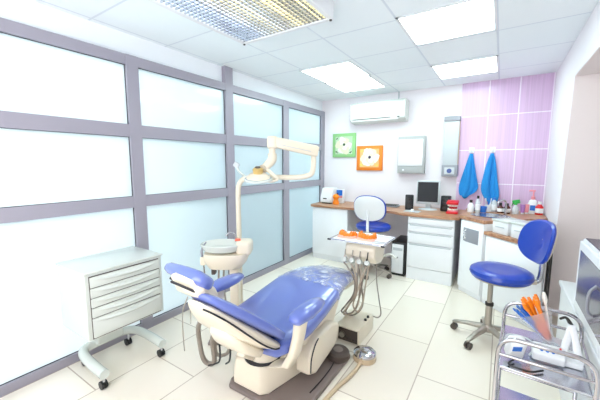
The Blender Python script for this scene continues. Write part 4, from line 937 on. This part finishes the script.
# ================================================================== CHROME TROLLEY
TC = (2.70, -2.865); TRZ = -0.06
t = thing('instrument_trolley', 'chrome tube trolley with two shelves at the right foreground', 'trolley', (TC[0], TC[1], 0), TRZ)
W2, L2 = 0.158, 0.215
for sy in (-1, 1):
    b = MB(True); y = sy * L2
    b.tube([(-W2, y, 0.05), (-W2, y, 0.3), (-W2, y, 0.565), (-W2 + 0.004, y, 0.64), (-W2 + 0.02, y, 0.675), (-W2 + 0.05, y, 0.692), (-W2 + 0.085, y, 0.695), (W2 - 0.085, y, 0.695), (W2 - 0.05, y, 0.692), (W2 - 0.02, y, 0.675), (W2 - 0.004, y, 0.64), (W2, y, 0.565), (W2, y, 0.3), (W2, y, 0.05)], 0.009, n=12)
    b.build('end_hoop', 'chrome', t)
    for z in (0.615, 0.30):
        b = MB(True); b.cyl((-W2, y, z), (W2, y, z), 0.007, n=10); b.build('cross_bar', 'chrome', t)
for z in (0.56, 0.20):
    b = MB(True); b.span((-W2 + 0.006, -L2 + 0.004, z - 0.012), (W2 - 0.006, L2 - 0.004, z)); b.build('shelf', 'steel', t, bev=0.003)
    for sx in (-1, 1):
        b = MB(True); b.cyl((sx * W2, -L2, z + 0.03), (sx * W2, L2, z + 0.03), 0.005, n=10); b.build('side_rail', 'chrome', t)
for sx in (-1, 1):
    for sy in (-1, 1):
        b = MB(True); b.cyl((sx * W2 - 0.01, sy * L2, 0.028), (sx * W2 + 0.01, sy * L2, 0.028), 0.028, n=16); b.build('castor', 'dark', t)
TZ = 0.561
def tl(x, y, z):  # trolley-local to world
    v = Matrix.Rotation(TRZ, 4, 'Z') @ Vector((x, y, 0)); return Vector((v.x + TC[0], v.y + TC[1], z))

# cone holder with mixing tips
t = thing('tip_holder', 'clear plastic cone holder fanned full of orange and blue sticks on the trolley', 'holder', (2.745, -2.755, TZ))
ap = Vector((2.745, -2.755, TZ + 0.013)); top = Vector((2.668, -2.745, TZ + 0.145)); axv = (top - ap).normalized(); s1 = axv.cross(Vector((0, 1, 0))).normalized(); s2 = axv.cross(s1)
b = MB(); rings = []
for k, r in ((0, 0.016), (0.5, 0.045), (1.0, 0.08)):
    c = ap + (top - ap) * k; rings.append([c + (s1 * math.cos(a) + s2 * math.sin(a) * 0.75) * r for a in [2 * PI * j / 28 for j in range(28)]])
b.ring_loft(rings, cap=False); b.build('cone', 'clearplastic', t)
b = MB(); b.lathe([(0, 0), (0.035, 0), (0.03, 0.008), (0, 0.009)], c=(2.745, -2.755, TZ)); b.build('foot', 'clearplastic', t)
sticks = []
for i in range(18):
    a = 2 * PI * i / 9 + (0.3 if i > 8 else 0); r = (0.06 if i < 9 else 0.032)
    off = s1 * math.cos(a) * r + s2 * math.sin(a) * r * 0.7
    sticks.append((off, a))
camdir_x = lambda o: o.dot(Vector((0.838, 0.545, 0)))
for i, (off, a) in enumerate(sticks):
    side = off.x
    m = 'bluepl' if side < -0.012 else ('orange' if side < 0.04 else 'petal')
    ln = 1.12 if m == 'bluepl' else (1.32 if m == 'orange' else 1.36)
    p0 = ap + (top - ap) * 0.12 + off * 0.15; p1 = ap + (top - ap) * ln + off * ln * 1.0
    b = MB(); b.tube([p0, p0 * 0.5 + p1 * 0.5, p1], [0.0035, 0.0045, 0.005], n=8, smooth=False); st = b.build('mixing_stick', m, t)
    b = MB(); d_ = (p1 - p0).normalized()
    if m == 'bluepl':
        mm = Matrix.Translation(p1 + d_ * 0.008) @ d_.to_track_quat('Y', 'Z').to_matrix().to_4x4()
        b.tube([mm @ Vector((0.008 * math.cos(q_), 0.008 * math.sin(q_), 0)) for q_ in [2 * PI * k / 10 for k in range(10)]], 0.003, n=6, closed=True)
    else:
        b.tube([p1 - d_ * 0.035, p1 - d_ * 0.01, p1 + d_ * 0.012], [0.006, 0.0105, 0.006], n=8, smooth=False)
    b.build('stick_tip', m, st)
b = MB(); c = ap + (top - ap) * 0.45
b.pad([(ap + (top - ap) * 0.1, s1 * 0.012, s2 * 0.010), (c, s1 * 0.03, s2 * 0.022), (ap + (top - ap) * 0.62, s1 * 0.034, s2 * 0.024)], n=16, e=2); b.build('red_packet', 'coral', t)

t = thing('scaler_control', 'white handheld control box with blue buttons lying on the trolley shelf', 'control box', tl(0.02, -0.02, TZ))
c = tl(0.02, -0.055, TZ)
RZ = Matrix.Translation(c) @ Matrix.Rotation(0.0, 4, 'Z')
b = MB(); b.box((c.x, c.y, c.z + 0.036), (0.115, 0.075, 0.045), rot=(0.3, 0, 0.0), bev=0.01, seg=3); bd = b.build('box', 'white', t)
for i in range(3):
    b = MB(); b.cyl((c.x - 0.025 + i * 0.02, c.y - 0.018, c.z + 0.050), (c.x - 0.025 + i * 0.02, c.y - 0.020, c.z + 0.058), 0.006, n=12); b.build('button', 'bluepl', bd)
b = MB(); b.cyl((c.x + 0.042, c.y + 0.012, c.z + 0.060), (c.x + 0.042, c.y + 0.011, c.z + 0.067), 0.004, n=10); b.build('red_button', 'red', bd)

t = thing('curing_lamp_dock', 'white A-shaped curing lamp stand at the right rear of the trolley shelf', 'curing lamp', tl(0.10, 0.02, TZ))
c = tl(0.094, 0.03, TZ)
b = MB(); b.box((c.x, c.y - 0.03, c.z + 0.014), (0.08, 0.12, 0.027), bev=0.008); b.build('dock_base', 'white', t)
b = MB(); b.pad([((c.x - 0.03, c.y - 0.07, c.z + 0.02), (0.014, 0, 0), (0, 0.012, 0)), ((c.x - 0.012, c.y - 0.02, c.z + 0.09), (0.014, 0, 0), (0, 0.014, 0)), ((c.x + 0.006, c.y + 0.02, c.z + 0.145), (0.012, 0, 0), (0, 0.012, 0))], n=16); b.pad([((c.x + 0.03, c.y - 0.06, c.z + 0.02), (0.016, 0, 0), (0, 0.014, 0)), ((c.x + 0.018, c.y - 0.02, c.z + 0.09), (0.014, 0, 0), (0, 0.014, 0)), ((c.x + 0.006, c.y + 0.02, c.z + 0.15), (0.014, 0, 0), (0, 0.014, 0))], n=16); b.build('lamp_handle', 'white', t)
b = MB(); b.tube([(c.x + 0.006, c.y + 0.02, c.z + 0.145), (c.x - 0.01, c.y + 0.05, c.z + 0.165), (c.x - 0.03, c.y + 0.06, c.z + 0.15)], [0.009, 0.006, 0.005], n=10); b.build('light_guide', 'dark', t)

t = thing('cordless_handset', 'white handset with small blue screen leaning at the near left of the trolley', 'handset', tl(-0.115, -0.15, TZ))
c = tl(-0.098, -0.145, TZ)
hm = Matrix.Translation((c.x, c.y, c.z + 0.068)) @ Euler((0.5, -0.1, 0.35)).to_matrix().to_4x4()
b = MB(); b.box((0, 0, 0), (0.065, 0.05, 0.115), bev=0.012, seg=3); b.bm.transform(hm); b.build('shell', 'white', t)
b = MB(); b.box((-0.006, -0.0255, 0.028), (0.034, 0.004, 0.03), rot=(0, 0.0, 0)); b.bm.transform(hm); b.build('display', 'bluepl', t)
b = MB(); b.tube([(c.x + 0.0, c.y + 0.0, c.z + 0.01), (c.x - 0.02, c.y - 0.05, c.z + 0.008), (c.x + 0.05, c.y - 0.06, c.z + 0.008), (c.x + 0.10, c.y - 0.02, c.z + 0.008)], 0.004, n=6); b.build('cable', 'black', t)
b = MB(); c = tl(-0.078, 0.01, TZ); b.tube([(c.x - 0.07, c.y - 0.03, c.z + 0.005), (c.x - 0.05, c.y + 0.03, c.z + 0.03), (c.x + 0.02, c.y + 0.03, c.z + 0.035), (c.x + 0.05, c.y - 0.02, c.z + 0.03), (c.x + 0.03, c.y - 0.07, c.z + 0.005)], 0.004, n=6)
one('coiled_cord', b, 'lightgrey', 'thin pale cord looped over the trolley shelf beside the control box', 'cord', loc=(c.x, c.y, c.z))
